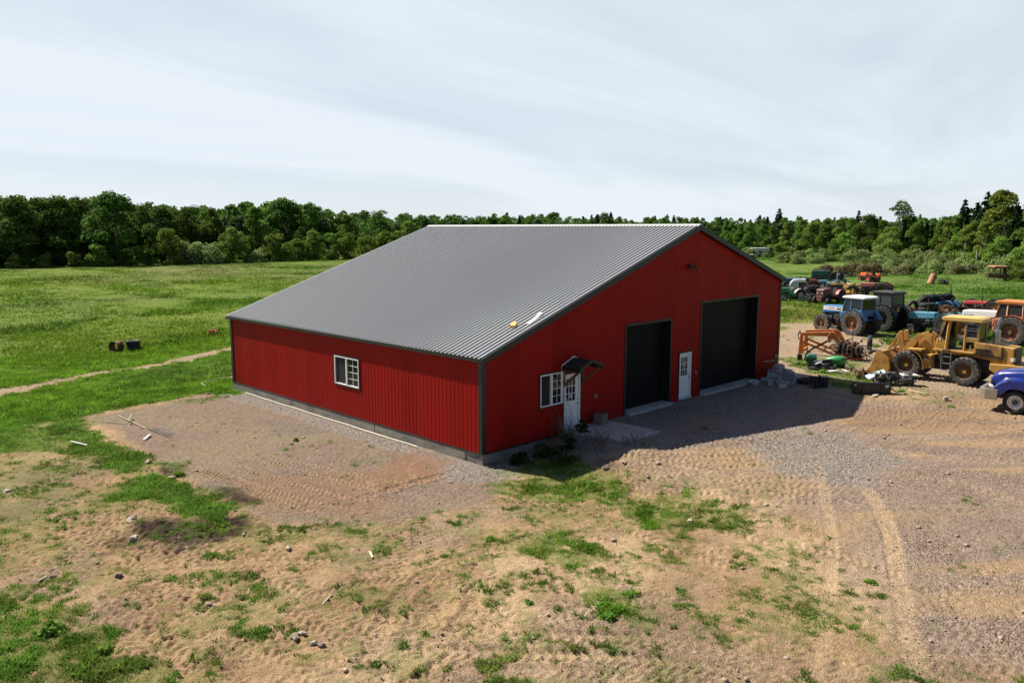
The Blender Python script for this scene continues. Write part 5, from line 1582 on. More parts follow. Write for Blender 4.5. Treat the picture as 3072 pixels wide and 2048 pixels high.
# cab
m = MB()
Z0, Z1 = 1.70, 3.18
for s in (-1, 1):
    m.bar((1.58, s * .56, Z0), (1.20, s * .52, Z1), .10, .10); m.bar((1.08, s * .60, Z0), (1.0, s * .54, Z1), .12, .14); m.bar((.22, s * .60, Z0), (.20, s * .54, Z1), .09, .12); m.bar((-.42, s * .56, Z0), (-.40, s * .52, Z1), .10, .12)
    m.bar((-.42, s * .58, 2.28), (.22, s * .60, 2.28), .05, .22)
    m.b(-.42, .20, *sorted((s * .56, s * .61)), 1.7, 1.82)
    m.prism([(1.62, 1.72), (1.16, 1.72), (1.14, 2.12), (1.48, 2.42)], 'y', *sorted((s * .55, s * .60)))
m.b(1.50, 1.60, -.56, .56, 1.7, 2.2); m.b(-.46, -.38, -.54, .54, 1.7, 2.25)
m.build('cab_frame', 'yellow', ld, bevel=.015, seg=1)
m = MB(); m.prism([(-.58, Z1), (1.30, Z1), (1.38, Z1 + .10), (1.30, Z1 + .22), (-.40, Z1 + .24), (-.56, Z1 + .16)], 'y', -.66, .66); m.build('cab_roof', 'yellow_roof', ld, bevel=.04)
for s in (-1, 1):
    m = MB(); q = [(1.46, s * .57, 2.40), (1.14, s * .575, 2.14), (1.06, s * .54, 3.12), (1.24, s * .53, 3.12)]; m.hexa([(a, b_ - .004, c_) for a, b_, c_ in q] + [(a, b_ + .004, c_) for a, b_, c_ in q]); m.build('window_pane', 'cab_glass', ld)
    m = MB(); m.b(-.33, .14, *sorted((s * .565, s * .573)), 2.42, 3.08); w_ = m.build('window_pane', 'dusty_glass', ld)
    m = MB()
    for a, b_, u, v in ((-.36, .17, 2.38, 2.42), (-.36, .17, 3.08, 3.12), (-.36, -.33, 2.42, 3.08), (.14, .17, 2.42, 3.08), (-.33, .14, 2.74, 2.77), (-.33, .14, 2.86, 2.88)): m.b(a, b_, *sorted((s * .56, s * .60)), u, v)
    m.build('window_frame', 'steel', w_)
m = MB(); q = [(1.52, -.5, 2.24), (1.52, .5, 2.24), (1.24, .47, 3.12), (1.24, -.47, 3.12)]; m.hexa([(a - .004, b_, c_) for a, b_, c_ in q] + [(a + .004, b_, c_) for a, b_, c_ in q]); m.build('windscreen', 'cab_glass', ld)
m = MB(); m.b(-.41, -.40, -.48, .48, 2.3, 3.1); m.build('rear_window', 'dusty_glass', ld)
m = MB(); m.b(.1, .6, -.26, .26, 1.95, 2.08); m.prism([(.05, 2.05), (.16, 2.05), (.06, 2.65), (-.04, 2.63)], 'y', -.24, .24); m.b(.2, .5, -.15, .15, 1.7, 1.95); m.build('seat', 'seat_black', ld, bevel=.03)
m = MB(); m.lathe([(.2, -.012), (.215, 0), (.2, .012), (.185, 0), (.2, -.012)], ax='z', n=20); m.cyl((0, 0, 0), (0, 0, -.5), .025); m.bar((-.2, 0, 0), (.2, 0, 0), .02, .015)
o = m.build('steering_wheel', 'black_metal', ld); o.location = (.98, 0, 2.5); o.rotation_euler = (0, R(-35), 0)
m = MB()
for xx in (.70, 1.16): m.tube([(xx, .86, .62), (xx, .94, 1.0), (xx, .94, 1.62)], .022, 6)
m.tube([(.70, .94, 1.62), (.76, .94, 1.72), (1.10, .94, 1.72), (1.16, .94, 1.62)], .022, 6)
for zz in (.64, 1.0, 1.35): m.tube([(.70, .92, zz), (1.16, .92, zz)], .024, 6)
m.build('ladder', 'steel', ld, smooth=True)
m = MB(); m.cyl((-1.12, .2, 2.1), (-1.12, .2, 2.85), .17, n=16); m.tube([(-1.12, .2, 2.85), (-1.12, .2, 3.2), (-1.22, .2, 3.5)], .06, 8); m.build('muffler', 'steel', ld, smooth=True)
m = MB(); m.b(1.0, 1.45, -.5, .5, 1.7, 2.15); m.b(-.36, -.2, -.5, .5, 1.75, 2.25); m.b(-.35, 1.4, -.5, .5, 1.705, 1.74); m.build('dash', 'seat_black', ld, bevel=.02)
# front frame with the mudguards
m = MB()
for s in (-1, 1):
    a, b_ = sorted((s * .28, s * .46))
    m.prism([(1.7, .6), (3.2, .6), (3.35, .95), (2.5, 1.35), (2.45, 2.35), (2.15, 2.5), (1.85, 2.3), (1.75, 1.4)], 'y', a, b_)
m.b(1.7, 2.0, -.28, .28, .7, 1.3); m.b(2.1, 2.4, -.28, .28, 1.3, 1.6)
m.build('front_frame', 'yellow', ld, bevel=.03)
for s in (-1, 1):
    a, b_ = sorted((s * .46, s * 1.12))
    m = MB(); m.lathe([(.86, a), (.89, a), (.89, b_), (.86, b_), (.86, a)], n=10, a0=R(95), a1=R(190), c=(2.85, 0, Rw)); m.prism([(1.99, .62), (1.62, .66), (1.62, 1.36), (2.12, 1.36), (2.02, 1.1)], 'y', *sorted((s * .46, s * .95))); m.prism([(2.1, 1.50), (2.85, 1.57), (2.85, 1.60), (2.05, 1.62)], 'y', a, b_)
    m.build('fender', 'yellow', ld, bevel=.01, seg=1)
    text('545-B', .22, 'text_black', ld, (1.82, s * .957, 1.22), (R(90), 0, R(180 if s > 0 else 0)))
    text('Plus', .15, 'text_white', ld, (1.84, s * .957, 1.06), (R(90), R(4), R(180 if s > 0 else 0)))
# lift arms, bell cranks, links
for s in (-1, 1):
    y_ = s * .58
    m = MB(); m.prism([(2.25, 2.30), (2.45, 2.42), (3.1, 1.62), (3.5, .95), (3.62, .55), (3.45, .45), (3.2, .78), (2.85, 1.40)], 'y', *sorted((y_ - .05, y_ + .05))); m.build('lift_arm', 'bucket_yellow', ld, bevel=.015, seg=1)
    y2 = s * .36
    m = MB(); m.prism([(3.08, 1.30), (3.45, 1.40), (3.68, 2.12), (3.52, 2.42), (3.36, 2.40), (3.30, 1.9)], 'y', *sorted((y2 - .06, y2 + .06))); m.build('bell_crank', 'bucket_yellow', ld, bevel=.02, seg=1)
    m = MB(); m.bar((2.35, y2, 2.10), (3.05, y2, 1.92), .13, .13); m.build('tilt_cylinder', 'bucket_yellow', ld, bevel=.01)
    m = MB(); m.bar((3.05, y2, 1.92), (3.40, y2, 1.83), .06, .06); m.build('piston_rod', 'chrome', ld)
    m = MB(); m.bar((3.50, y2, 2.32), (4.12, y2, 1.22), .09, .14); m.build('tilt_link', 'bucket_yellow', ld, bevel=.01)
    m = MB(); m.bar((2.3, s * .5, .95), (3.1, s * .54, 1.3), .12, .12); m.build('lift_cylinder', 'steel', ld)
m = MB()
for k in range(5): m.tube([(2.2, -.2 + .1 * k, 2.3), (2.0, -.2 + .1 * k, 2.62), (1.7, -.1 + .06 * k, 2.5), (1.6, 0, 2.0)], .025, 6)
m.build('hoses', 'grease', ld, smooth=True)
# bucket: a curved shell with cheeks, back ribs, mouth forward
pr = [(4.05, .95), (3.98, .45), (4.10, .16), (4.5, .04), (5.35, .02)]
bk = MB(); bk.T = Matrix.Translation((-.38, 0, 0))
top = [(4.40, 1.30), (4.05, .95), (3.98, .45), (4.10, .16), (4.5, .04), (5.35, .02)]
inn = [(4.42, 1.26), (4.10, .94), (4.04, .47), (4.14, .21), (4.52, .09), (5.35, .045)]
bk.prism(top + inn[::-1], 'y', -1.22, 1.22)
for s in (-1, 1):
    bk.prism(top + [(5.0, .45), (4.75, 1.28)], 'y', *sorted((s * 1.22, s * 1.26)))
for yy in (-.58, -.36, .36, .58): bk.prism([(4.30, 1.32), (3.86, .98), (3.80, .40), (4.02, .10), (4.06, .5), (4.1, .95)], 'y', yy - .04, yy + .04)
bk.b(4.36, 4.5, -1.26, 1.26, 1.27, 1.33)
bk.build('bucket', 'bucket_yellow', ld, bevel=.012, seg=1)
m = MB(); m.b(4.67, 5.12, -1.28, 1.28, .0, .018); m.build('cutting_edge', 'rust', ld)
m = MB(); m.prism([(1.485, 0), (1.545, 0), (1.545, .16), (1.485, .16)], 'y', .604, .612); o = m.build('notice', 'text_white', ld); o.location = (-.12, 0, 2.12)

# ------------------------------------------------------------------ blue lorry, mostly past the picture edge
kx, ky = 21.35, -11.75
tk = thing('truck', 'glossy blue conventional truck with silver wheels, nose at the yard edge', 'truck', (kx, ky, ground(kx, ky)), R(92))
FA = 0.
wheel(tk, (0, .97, .49), .49, .28, .30, 'tyre_black', 'alloy', 0, 1, hubm='black_metal', dish=.75); wheel(tk, (0, -.97, .49), .49, .28, .30, 'tyre_black', 'alloy', 0, -1, hubm='black_metal', dish=.75)
for xx in (-5.2, -6.5):
    for s in (1, -1): wheel(tk, (xx, s * .9, .49), .49, .5, .30, 'tyre_black', 'alloy', 0, s, hubm='black_metal', dish=.2)
for s in (1, -1):
    for k in range(10):
        m = MB(); a = k * math.pi / 5; m.cyl((.235 * math.cos(a), s * .10, .235 * math.sin(a)), (.235 * math.cos(a), s * .117, .235 * math.sin(a)), .020, n=8)
        o = m.build('hand_hole', 'text_black', tk); o.location = (0, s * .97 + s * .012, .49)
m = MB()
sec = [(1.02, 1.18, .70, 1.02), (1.05, 1.42, .66, 1.08), (.97, 1.62, .60, 1.1), (.7, 1.74, .62, 1.1), (0., 1.86, .68, 1.1), (-.75, 1.96, .78, 1.1), (-1.0, 2.0, .82, 1.1)]
vs = []; fs = []
for (xx, zt_, w_, zb_) in sec:
    vs += [(xx, -w_, zb_), (xx, -w_, zt_ - .22), (xx, -w_ * .86, zt_ - .05), (xx, -w_ * .45, zt_), (xx, w_ * .45, zt_), (xx, w_ * .86, zt_ - .05), (xx, w_, zt_ - .22), (xx, w_, zb_)]
for i in range(len(sec) - 1):
    for j in range(7): fs.append((i * 8 + j, i * 8 + j + 1, (i + 1) * 8 + j + 1, (i + 1) * 8 + j))
fs.append(tuple(range(8))[::-1]); fs.append(tuple(range((len(sec) - 1) * 8, len(sec) * 8)))
m.add(vs, fs); m.build('hood', 'truck_blue', tk, smooth=True, angle=50)
for s in (1, -1):
    m = MB(); a, b_ = sorted((s * .55, s * 1.18))
    vs = []; fs = []; n = 14
    for i in range(n + 1):
        th = R(8 + 168 * i / n); r1 = .72; xx = -.05 + r1 * 1.35 * math.cos(th); zz = .75 + r1 * 1.12 * math.sin(th) - .10 * (i / n)
        xi = -.02 + .60 * math.cos(th); zi = .50 + .60 * math.sin(th)
        vs += [(xx, s * .5, zz + .05), (xx, s * 1.06, zz + .01), (xx * .99, s * 1.17, zz - .08), (xi, s * 1.18, max(zi, .75)), (xi, s * .55, max(zi, .75))]
    for i in range(n):
        for j in range(4):
            q = (i * 5 + j, i * 5 + j + 1, (i + 1) * 5 + j + 1, (i + 1) * 5 + j); fs.append(q if s < 0 else q[::-1])
    fs.append((0, 1, 2, 3, 4)); fs.append(tuple(n * 5 + j for j in range(5))[::-1])
    m.add(vs, fs); m.build('fender', 'truck_blue', tk, smooth=True, angle=45)
    m = MB(); m.blob((0, 0, 0), (.17, .06, .09), 3, .04, 2); o = m.build('headlight', 'lamp_lens', tk, smooth=True); o.location = (.93, s * 1.02, 1.07); o.rotation_euler = (0, R(-28), R(-22 * s))
    m = MB(); m.blob((0, 0, 0), (.10, .03, .05), 3, .02, 1); o = m.build('marker_lamp', 'hood_white', tk, smooth=True); o.location = (.35, s * 1.17, 1.50)
m = MB(); m.b(1.03, 1.09, -.56, .56, .75, 1.40); m.build('grille', 'chrome', tk, bevel=.02)
m = MB(); m.prism([(1.42, -.9), (1.42, .9), (1.15, 1.2), (.66, 1.22), (.66, 1.12), (1.05, 1.1), (1.28, .8), (1.28, -.8), (1.05, -1.1), (.66, -1.12), (.66, -1.22), (1.15, -1.2)], 'z', .52, .98); m.build('bumper', 'bumper', tk, bevel=.02)
m = MB(); m.prism([(-1.0, .85), (-1.0, 2.05), (-1.35, 2.95), (-3.2, 3.05), (-3.2, .6), (-1.3, .6)], 'y', -1.1, 1.1); m.build('cab', 'truck_blue', tk, bevel=.06)
for s in (1, -1):
    m = MB(); m.prism([(-1.25, 2.08), (-1.5, 2.75), (-2.2, 2.75), (-2.2, 2.0)], 'y', *sorted((s * 1.095, s * 1.105))); m.build('window_pane', 'dark_glass', tk)
    m = MB(); m.b(-3.0, -1.0, *sorted((s * .7, s * 1.15)), .45, .8); m.build('fuel_tank', 'chrome', tk, bevel=.05)
m = MB(); m.prism([(-1.03, 2.12), (-1.33, 2.86), (-1.345, 2.86), (-1.045, 2.12)], 'y', -1.0, 1.0); m.build('windscreen', 'dark_glass', tk)
m = MB(); m.b(-7.6, -3.2, -.45, .45, .6, .85); m.b(-1.1, .9, -.5, .5, .5, .8); m.cyl((0, -.9, .49), (0, .9, .49), .09); m.b(-7.0, -4.8, -.6, .6, .85, .95); m.build('chassis', 'black_metal', tk)
# ------------------------------------------------------------------ odds and ends
def place(o, x, y, z=0., rz=0., rx=0., ry=0.):
    o.location = (x, y, ground(x, y) + z); o.rotation_euler = (rx, ry, rz); return o


def one(mb, name, m, label, cat, x, y, z=0., rz=0., rx=0., ry=0., group=None, smooth=False, bevel=0., angle=40):
    o = mb.build(name, m, None, smooth=smooth, bevel=bevel, angle=angle)
    place(o, x, y, z, rz, rx, ry)
    return tag(o, label, cat, group)


def tyre_mb(Rr, W_, rim, lugs=0):
    m = MB(); h = W_ / 2
    m.lathe([(rim, -h * .7), (rim + (Rr - rim) * .45, -h), (Rr * .94, -h * .9), (Rr, -h * .5), (Rr, h * .5), (Rr * .94, h * .9), (rim + (Rr - rim) * .45, h), (rim, h * .7), (rim + .05, 0), (rim, -h * .7)], n=32)
    for k in range(lugs):
        for s in (-1, 1):
            a = 2 * math.pi * (k + (.5 if s > 0 else 0)) / lugs; da = 5.6 / lugs; dw = 1.4 / lugs
            P = []
            for r0, r1 in ((Rr * .95, Rr * .88), (Rr * 1.04, Rr * .99)):
                for (yy, aa, rr) in ((s * .01, a - dw, r0), (s * .01, a + dw, r0), (s * h * .95, a + da + dw, r1), (s * h * .95, a + da - dw, r1)):
                    P.append((rr * math.cos(aa), yy, rr * math.sin(aa)))
            m.hexa(P if s > 0 else [P[i] for i in (1, 0, 3, 2, 5, 4, 7, 6)])
    return m


def tyre(label, x, y, z, Rr, W_, rim, rz=0., flat=False, lugs=0, group=None, lean=0., m='tyre_black'):
    """flat: lying on its side at height z, else standing on its tread"""
    o = tyre_mb(Rr, W_, rim, lugs).build('tyre', m, None, smooth=True, angle=35)
    place(o, x, y, z + (W_ / 2 if flat else Rr * math.cos(lean)), rz, R(90) if flat else lean)
    return tag(o, label, 'tyre', group)

# slab, box, broom and weeds at the first entry door
s = MB(); s.prism([(4.25, -.06), (6.85, -.06), (6.9, -2.84), (4.75, -2.72)], 'z', -.35, .135)
s = s.build('concrete_slab', 'slab', None, bevel=.015); tag(s, 'pale concrete slab outside the entry door under the little awning', 'slab')
b = MB(); b.b(-.24, .24, -.2, -.15, 0, .42); b.b(-.24, .24, .15, .2, 0, .42); b.b(-.24, -.19, -.15, .15, 0, .42); b.b(.19, .24, -.15, .15, 0, .42); b.b(-.19, .19, -.15, .15, 0, .30)
o = b.build('chimney_block', 'block_warm', None); o.location = (6.15, -.42, .136); o.rotation_euler = (0, 0, R(8)); tag(o, 'brown hollow block standing on the slab edge against the red wall', 'block')
b = MB(); b.tube([(4.36, -.085, 1.52), (4.66, -.42, .2)], .016, 8)
bm_ = thing('broom', 'broom with a thin handle leaning in front of the white door', 'broom', (0, 0, 0))
b.build('handle', 'galv', bm_, smooth=True); b = MB(); b.bar((4.62, -.40, .30), (4.68, -.46, .14), .28, .06); b.build('head', 'grease', bm_)
# two dropped things on the roof edge
b = MB(); b.b(-.19, .19, -.11, .11, 0, .045); b.b(-.17, .17, -.10, .10, .048, .09)
o = b.build('lumber_offcut', 'lumber_yellow', None); o.location = (2.3, .72, roof_z(2.3) + .05); o.rotation_euler = (0, R(-18.9), R(30)); tag(o, 'yellow lumber offcut lying on the barn roof near the corner', 'lumber')
b = MB(); b.prism([(-.42, 0), (.08, .02), (.42, .09), (.42, .105), (.08, .035), (-.42, .015)], 'y', -.075, .075)
o = b.build('metal_offcut', 'white_paint', None); o.location = (2.95, .25, roof_z(2.95) + .06); o.rotation_euler = (0, R(-18.9), R(3)); tag(o, 'bent white metal offcut lying at the roof edge', 'sheet metal')
# pipe along the footing
b = MB(); P = []
for k in range(25):
    yy = 17.86 - k * .6; P.append((-.17 - .004 * k + .015 * math.sin(k * .9), yy, float(ground(-.17, yy)) + .06 + .008 * math.sin(k * 1.7)))
b.tube(P, .017, 8); o = b.build('pipe', 'pipe_yellow', None, smooth=True); tag(o, 'long thin cream pipe lying along the concrete footing', 'pipe')
# hose at the far corner
b = MB(); c0 = on(505, 884); P = []
for k in range(30):
    t = k / 29; a = 3.6 - t * 4.6; P.append((c0[0] + .9 * math.cos(a) + t * .7, c0[1] + .8 * math.sin(a) + .3, c0[2] + .10 + .12 * t))
b.tube(P, .022, 6); o = b.build('hose', 'hose', None, smooth=True); tag(o, 'pale loose hose curling in the grass by the far barn corner', 'hose')

# meadow side
c0 = on(306, 803)
tyre('black tyre on top of the two stacked in the meadow', c0[0], c0[1], .34, .47, .33, .28, flat=True)
tyre('black tyre half sunk in grass under the other in the meadow', c0[0] + .03, c0[1] - .02, -.02, .46, .34, .28, flat=True)
c1 = on(268, 808); b = MB()
b.lathe([(.38, -.28), (.41, -.28), (.40, -.24), (.36, -.2), (.36, .0), (.33, .04), (.36, .1), (.36, .2), (.40, .24), (.41, .28), (.38, .28), (.34, .2), (.34, -.2), (.38, -.28)], n=28)
one(b, 'steel_ring', 'rust', 'rusty steel wheel ring standing in the meadow beside the black tyres', 'steel ring', c1[0], c1[1], .36, R(-62), smooth=True)
c1 = on(490, 770); b = MB(); b.b(-.3, .3, -.16, .16, .15, .22); b.b(-.28, .0, -.14, .14, .22, .32); b.bar((-.35, .1, .15), (.3, -.12, .36), .03, .03)
one(b, 'scrap_piece', 'red_paint', 'small red and white scrap piece in the grass behind the barn', 'scrap', c1[0], c1[1], .1, .3)
def lath(pts, w, m, label, name='lath', cat='stick', th=.03, lift=.03):
    A, B_ = on(*pts[0]), on(*pts[1]); b = MB()
    b.bar((A[0], A[1], A[2] + lift), (B_[0], B_[1], B_[2] + lift), w, th)
    return tag(b.build(name, m), label, cat)
lath([(163, 1018), (200, 1027)], .07, 'grey_white', 'short white lath lying in the grass at the left', lift=.09)
lath([(345, 1000), (330, 1012)], .09, 'grey_white', 'small pale board end below the pile of thin rods', lift=.05)
# thin steel rods dumped on the gravel pad
for k in range(7):
    A = on(338 + k * 3.5, 984 + (k % 3) * 2); B_ = on(392 + k * 1.5 - (k % 2) * 10, 1006 - k * 1.6)
    b = MB(); b.tube([(A[0], A[1], A[2] + .03 + .01 * k), (B_[0], B_[1], B_[2] + .03 + .006 * k)], .012, 6)
    tag(b.build('steel_rod', 'engine_grey'), 'thin dark rod in the loose bundle dumped on the gravel pad', 'rod', 'rods dumped on the gravel pad')
lath([(270, 955), (335, 985)], .045, 'grey_wood', 'long weathered pole lying above the bundle of rods', 'pole', 'pole', .04, .03)
lath([(296, 975), (302, 960)], .04, 'grey_wood', 'short stake sticking up by the weathered pole', 'stake', 'stick', .04, .16)
lath([(232, 968), (290, 974)], .035, 'grey_wood', 'thin twig-like lath at the corner of the gravel pad', th=.02)
lath([(85, 1338), (108, 1325)], .04, 'grey_wood', 'dark bent stick on the sand at the left edge', th=.03)
lath([(849, 1268), (856, 1282)], .05, 'pale_wood', 'short pale stick on the sand in the foreground middle', th=.03)
lath([(740, 1391), (760, 1368)], .04, 'grey_wood', 'thin brown twig by the gravel pad front edge', th=.02)

# stones worth naming, then the shapeless rest
def rock(px, py, r, label, m='stone', group=None, seed=0, flat=.6):
    c = on(px, py); r = r * .58; b = MB(); b.blob((0, 0, 0), (r, r * .75, r * flat), seed + int(px), .28, 2)
    return one(b, 'rock', m, label, 'rock', c[0], c[1], r * .22, (px * 1.7) % 6.28, smooth=True, group=group, angle=30)
rock(385, 1283 - 75, .01, 'x') if False else None
for px, py, r, lab, mm in [
    (302, 1196, .30, 'angular pale boulder in the dark soil left of the gravel pad', 'stone'), (307, 1240, .27, 'round pale boulder below the angular one in the dark soil', 'stone'),
    (340, 1063, .22, 'grey rock on the small earth heap beside the pad', 'stone'), (395, 1098, .2, 'flat rock at the left edge of the gravel pad', 'stone'), (17, 1130, .24, 'grey flat rock at the far left edge', 'stone'),
    (662, 1259, .16, 'flat pale stone on the sand before the gravel pad', 'stone'), (675, 1463, .2, 'pale flat stone, leftmost of the four at the bottom', 'stone'), (694, 1456, .16, 'pale round stone beside the flat one at the bottom', 'stone'), (720, 1478, .14, 'small white stone of the four at the bottom', 'stone'), (738, 1483, .16, 'brown stone, rightmost of the four at the bottom', 'dark_stone'),
    (480, 1388, .12, 'lone small stone among the weeds bottom left', 'stone'), (430, 1258, .10, 'small stone at the end of the dark soil', 'stone'), (272, 1323 - 0, .18, 'pair-like broken stone in the sand at left', 'dark_stone'), (122, 1325, .15, 'reddish stone in the sand near the left weeds', 'dark_stone'),
    (1585, 1237 - 40, .16, 'pale stone at the lower edge of the middle grass patch', 'stone'), (1408, 1240, .14, 'white thin stone right of the middle weeds', 'stone'), (1432, 1062, .2, 'pale rock on the little earth mound by the shadow', 'stone'), (1392, 1078, .22, 'brown clod-like rock on the earth mound by the shadow', 'dark_stone'), (1512, 1064, .18, 'flat white stone right of the earth mound', 'stone'),
    (1350, 1118, .12, 'round stone just outside the shadow of the barn', 'stone'), (1760, 1160, .14, 'pale stone on the sand right of the grass patch', 'stone'), (1705, 1305, .1, 'small stone in the wheel ruts at the right', 'dark_stone'), (958, 1338, .1, 'flat stone in the ruts in the middle foreground', 'dark_stone'), (670, 1015 + 5, .12, 'brown stone near the middle of the gravel pad', 'dark_stone'), (556, 945, .22, 'pale flat stone in grass near the far end of the footing', 'stone') if False else (478, 905, .2, 'pale stone in grass behind the gravel pad', 'stone'), (560, 1228, .12, 'stone lying at the front tip of the pad', 'stone'), (270, 932, .22, 'rock half hidden in grass at the pad corner', 'dark_stone')]:
    rock(px, py, r, lab, mm)
n = 2600
xs, ys = scatter(n * 3, 12, 46)
_, cv, gr, _, _, _ = zones(xs, ys)
kp = (rng.uniform(0, 1, len(xs)) < (.10 + .75 * gr)) & (cv < .5) & (barn_dist(xs, ys) > .25) & ~((xs > 4.1) & (xs < 7) & (ys > -2.9) & (ys < .1))
xs, ys = xs[kp][:n], ys[kp][:n]
base = MB(); base.blob((0, 0, 0), (1, .8, .55), 5, .25, 1)
bv = np.array(base.v); bf = np.array(base.f)
sz = rng.uniform(.012, .035, len(xs)) * (1 + 1.4 * (rng.uniform(0, 1, len(xs)) > .93))
an = rng.uniform(0, 6.28, len(xs)); zz = base_h(xs, ys)
ca, sa = np.cos(an)[:, None], np.sin(an)[:, None]
V = np.stack([(bv[None, :, 0] * ca - bv[None, :, 1] * sa) * sz[:, None] + xs[:, None], (bv[None, :, 0] * sa + bv[None, :, 1] * ca) * sz[:, None] + ys[:, None], bv[None, :, 2] * sz[:, None] + zz[:, None] + .015], -1).reshape(-1, 3)
Fq = (bf[None] + (np.arange(len(xs)) * len(bv))[:, None, None]).reshape(-1, 3)
tag(arrays_mesh('gravel', V, Fq, 'stone'), 'loose pebbles scattered over the bare yard', 'gravel', kind='stuff')

# dry weeds by the slab
def stems(label, x, y, n, h, r, seed, m='dry_stem', name='dry_weed', lie=0.):
    rs = random.Random(seed); b = MB()
    for k in range(n):
        a = rs.uniform(0, 6.28); q = r * math.sqrt(rs.random()); px_, py_ = q * math.cos(a), q * math.sin(a)
        hh = h * rs.uniform(.4, 1.1); l = rs.uniform(.1, .6) + lie; a2 = rs.uniform(0, 6.28)
        p0 = Vector((px_, py_, 0)); p1 = p0 + Vector((math.cos(a2) * hh * l * .4, math.sin(a2) * hh * l * .4, hh * .55 * (1 - lie * .6))); p2 = p0 + Vector((math.cos(a2) * hh * l, math.sin(a2) * hh * l, hh * (1 - lie * .8)))
        b.tube([p0, p1, p2], [.011, .008, .004], 4)
        for j in range(3):
            t = rs.uniform(.4, .95); s0 = p0.lerp(p2, t); b.tube([s0, s0 + Vector((rs.uniform(-.2, .2), rs.uniform(-.2, .2), rs.uniform(.02, .25))) * hh], [.006, .003], 3)
    return one(b, name, m, label, 'weed', x, y)
stems('tall dry weed stalks standing between the window and the door', 3.85, -.45, 26, 1.25, .45, 1)
stems('dry brown brush lying along the left edge of the slab', 4.1, -1.9, 30, .7, .45, 2, lie=.2)
stems('tangle of dry twigs at the outer corner of the slab', 4.7, -3.2, 26, .55, .45, 3, lie=.2)
stems('dead weeds sprawling in the shade below the slab', 2.9, -2.2, 40, .45, .9, 4, lie=.45)
stems('sparse dry stalks beside the brown block', 6.75, -.35, 12, .5, .25, 5)
def leafy(label, x, y, h, w, n, seed, col_=(.05, .10, .025), name='weed_bush', size=.07):
    V, Fq, c = broad(seed, h, w, col_, n, size, .0, 12, 'dome', .2)
    o = arrays_mesh(name, V, Fq, 'leaf', c); o.location = (x, y, ground(x, y)); return tag(o, label, 'weeds')
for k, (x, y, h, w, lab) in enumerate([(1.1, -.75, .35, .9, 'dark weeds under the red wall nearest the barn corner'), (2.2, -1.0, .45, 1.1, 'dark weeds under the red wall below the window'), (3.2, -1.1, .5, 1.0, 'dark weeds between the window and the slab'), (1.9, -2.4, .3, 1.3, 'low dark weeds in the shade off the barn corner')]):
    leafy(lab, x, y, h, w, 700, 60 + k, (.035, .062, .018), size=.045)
leafy('leafy green weed growing at the foot of the white door', 4.65, -.75, .6, .6, 260, 11, (.03, .06, .02))
for k, (px, py, h, w, lab) in enumerate([(118, 1448, .45, .8, 'big dark green weed clump in the bottom left corner grass'), (236, 1498, .3, .5, 'small dark weed clump right of the big one at bottom left'), (1385, 1395, .3, .55, 'bright green weed clump in the sand at the lower middle'), (1395, 1418, .25, .5, 'weed clump just below the bright one in the lower middle'),
        (1215, 1385, .15, .3, 'tiny green plant in the middle foreground sand'), (1125, 1208 + 30, .2, .35, 'grey green weed at the left tip of the middle grass'), (410, 1092, .3, .6, 'grass clump at the left rim of the gravel pad'), (680, 1020 - 8, .3, .25, 'thin upright weed on the gravel pad'), (2250 - 180, 905, .5, .6, 'dark green weed clump by the scrap engine'), (1890, 855, .35, .8, 'weeds around the black mower deck'), (2000, 1340, .2, .4, 'small weed between the pale wheel tracks'), (1950, 768, .5, .7, 'green weed under the blue cab tractor'), (2020, 850, .35, 1.2, 'weeds at the lip of the loader bucket'), (1840, 838, .4, 1.1, 'weeds by the foot of the orange loader frame')]):
    c = on(px, py); leafy(lab, c[0], c[1], h * .42, w * .8, 260 + int(420 * w), 20 + k, ((.15, .27, .045), (.16, .28, .048))[k % 2], size=.032 + .02 * (w > .7))

# ------------------------------------------------------------------ the heap at the barn corner
def block_mb():
    b = MB()
    b.b(-.2, .2, -.1, -.065, 0, .2); b.b(-.2, .2, .065, .1, 0, .2); b.b(-.2, -.165, -.065, .065, 0, .2); b.b(.165, .2, -.065, .065, 0, .2); b.b(-.018, .018, -.065, .065, 0, .2)
    return b
bme = None
def block(x, y, z, rz, label=None, rx=0., ry=0.):
    global bme
    if bme is None:
        o = block_mb().build('concrete_block', 'block', None, bevel=.008, seg=1); bme = o
    else:
        o = bme.copy(); COL.objects.link(o)
    o.location = (x, y, .05 + z); o.rotation_euler = (rx, ry, rz)
    return tag(o, label or 'grey hollow concrete block tumbled in the pile at the barn corner', 'block', 'concrete blocks in the corner pile')
rb_ = random.Random(3)
for lev, (cnt, x0, x1, y0, y1) in enumerate([(11, 19.4, 21.3, -1.9, -.3), (8, 19.8, 21.3, -1.5, -.3), (6, 20.1, 21.3, -1.2, -.3), (3, 20.4, 21.2, -1.0, -.4)]):
    for k in range(cnt):
        x = x0 + (x1 - x0) * ((k % 3) + .5) / 3 + rb_.uniform(-.1, .1); y = y0 + (y1 - y0) * ((k // 3) + .5) / math.ceil(cnt / 3) + rb_.uniform(-.08, .08)
        block(x, y, lev * .215, rb_.choice((0, R(90))) + rb_.uniform(-.35, .35), rx=rb_.choice((0, 0, R(90))) if lev > 1 else 0, ry=rb_.uniform(-.15, .15) * (lev > 0))
block(18.75, -1.95, 0, R(-50), 'grey block lying apart, nearest the shaded yard')
block(19.05, -1.15, 0, R(20), 'grey block lying apart near the white basin')
for k in range(5):
    b = MB(); b.b(-.045, .045, -.2, .2, -.40, .40)
    o = b.build('kerb_slab', 'block', None, bevel=.008, seg=1); o.location = (20.05 - .17 * k * .35, -1.35 - .15 * k, .40 - .015 * k); o.rotation_euler = (R(28), R(6), R(-38))
    tag(o, f'grey slab leaning on the block pile, {ORD[k]} of five from the wall', 'slab', 'slabs leaning on the block pile')
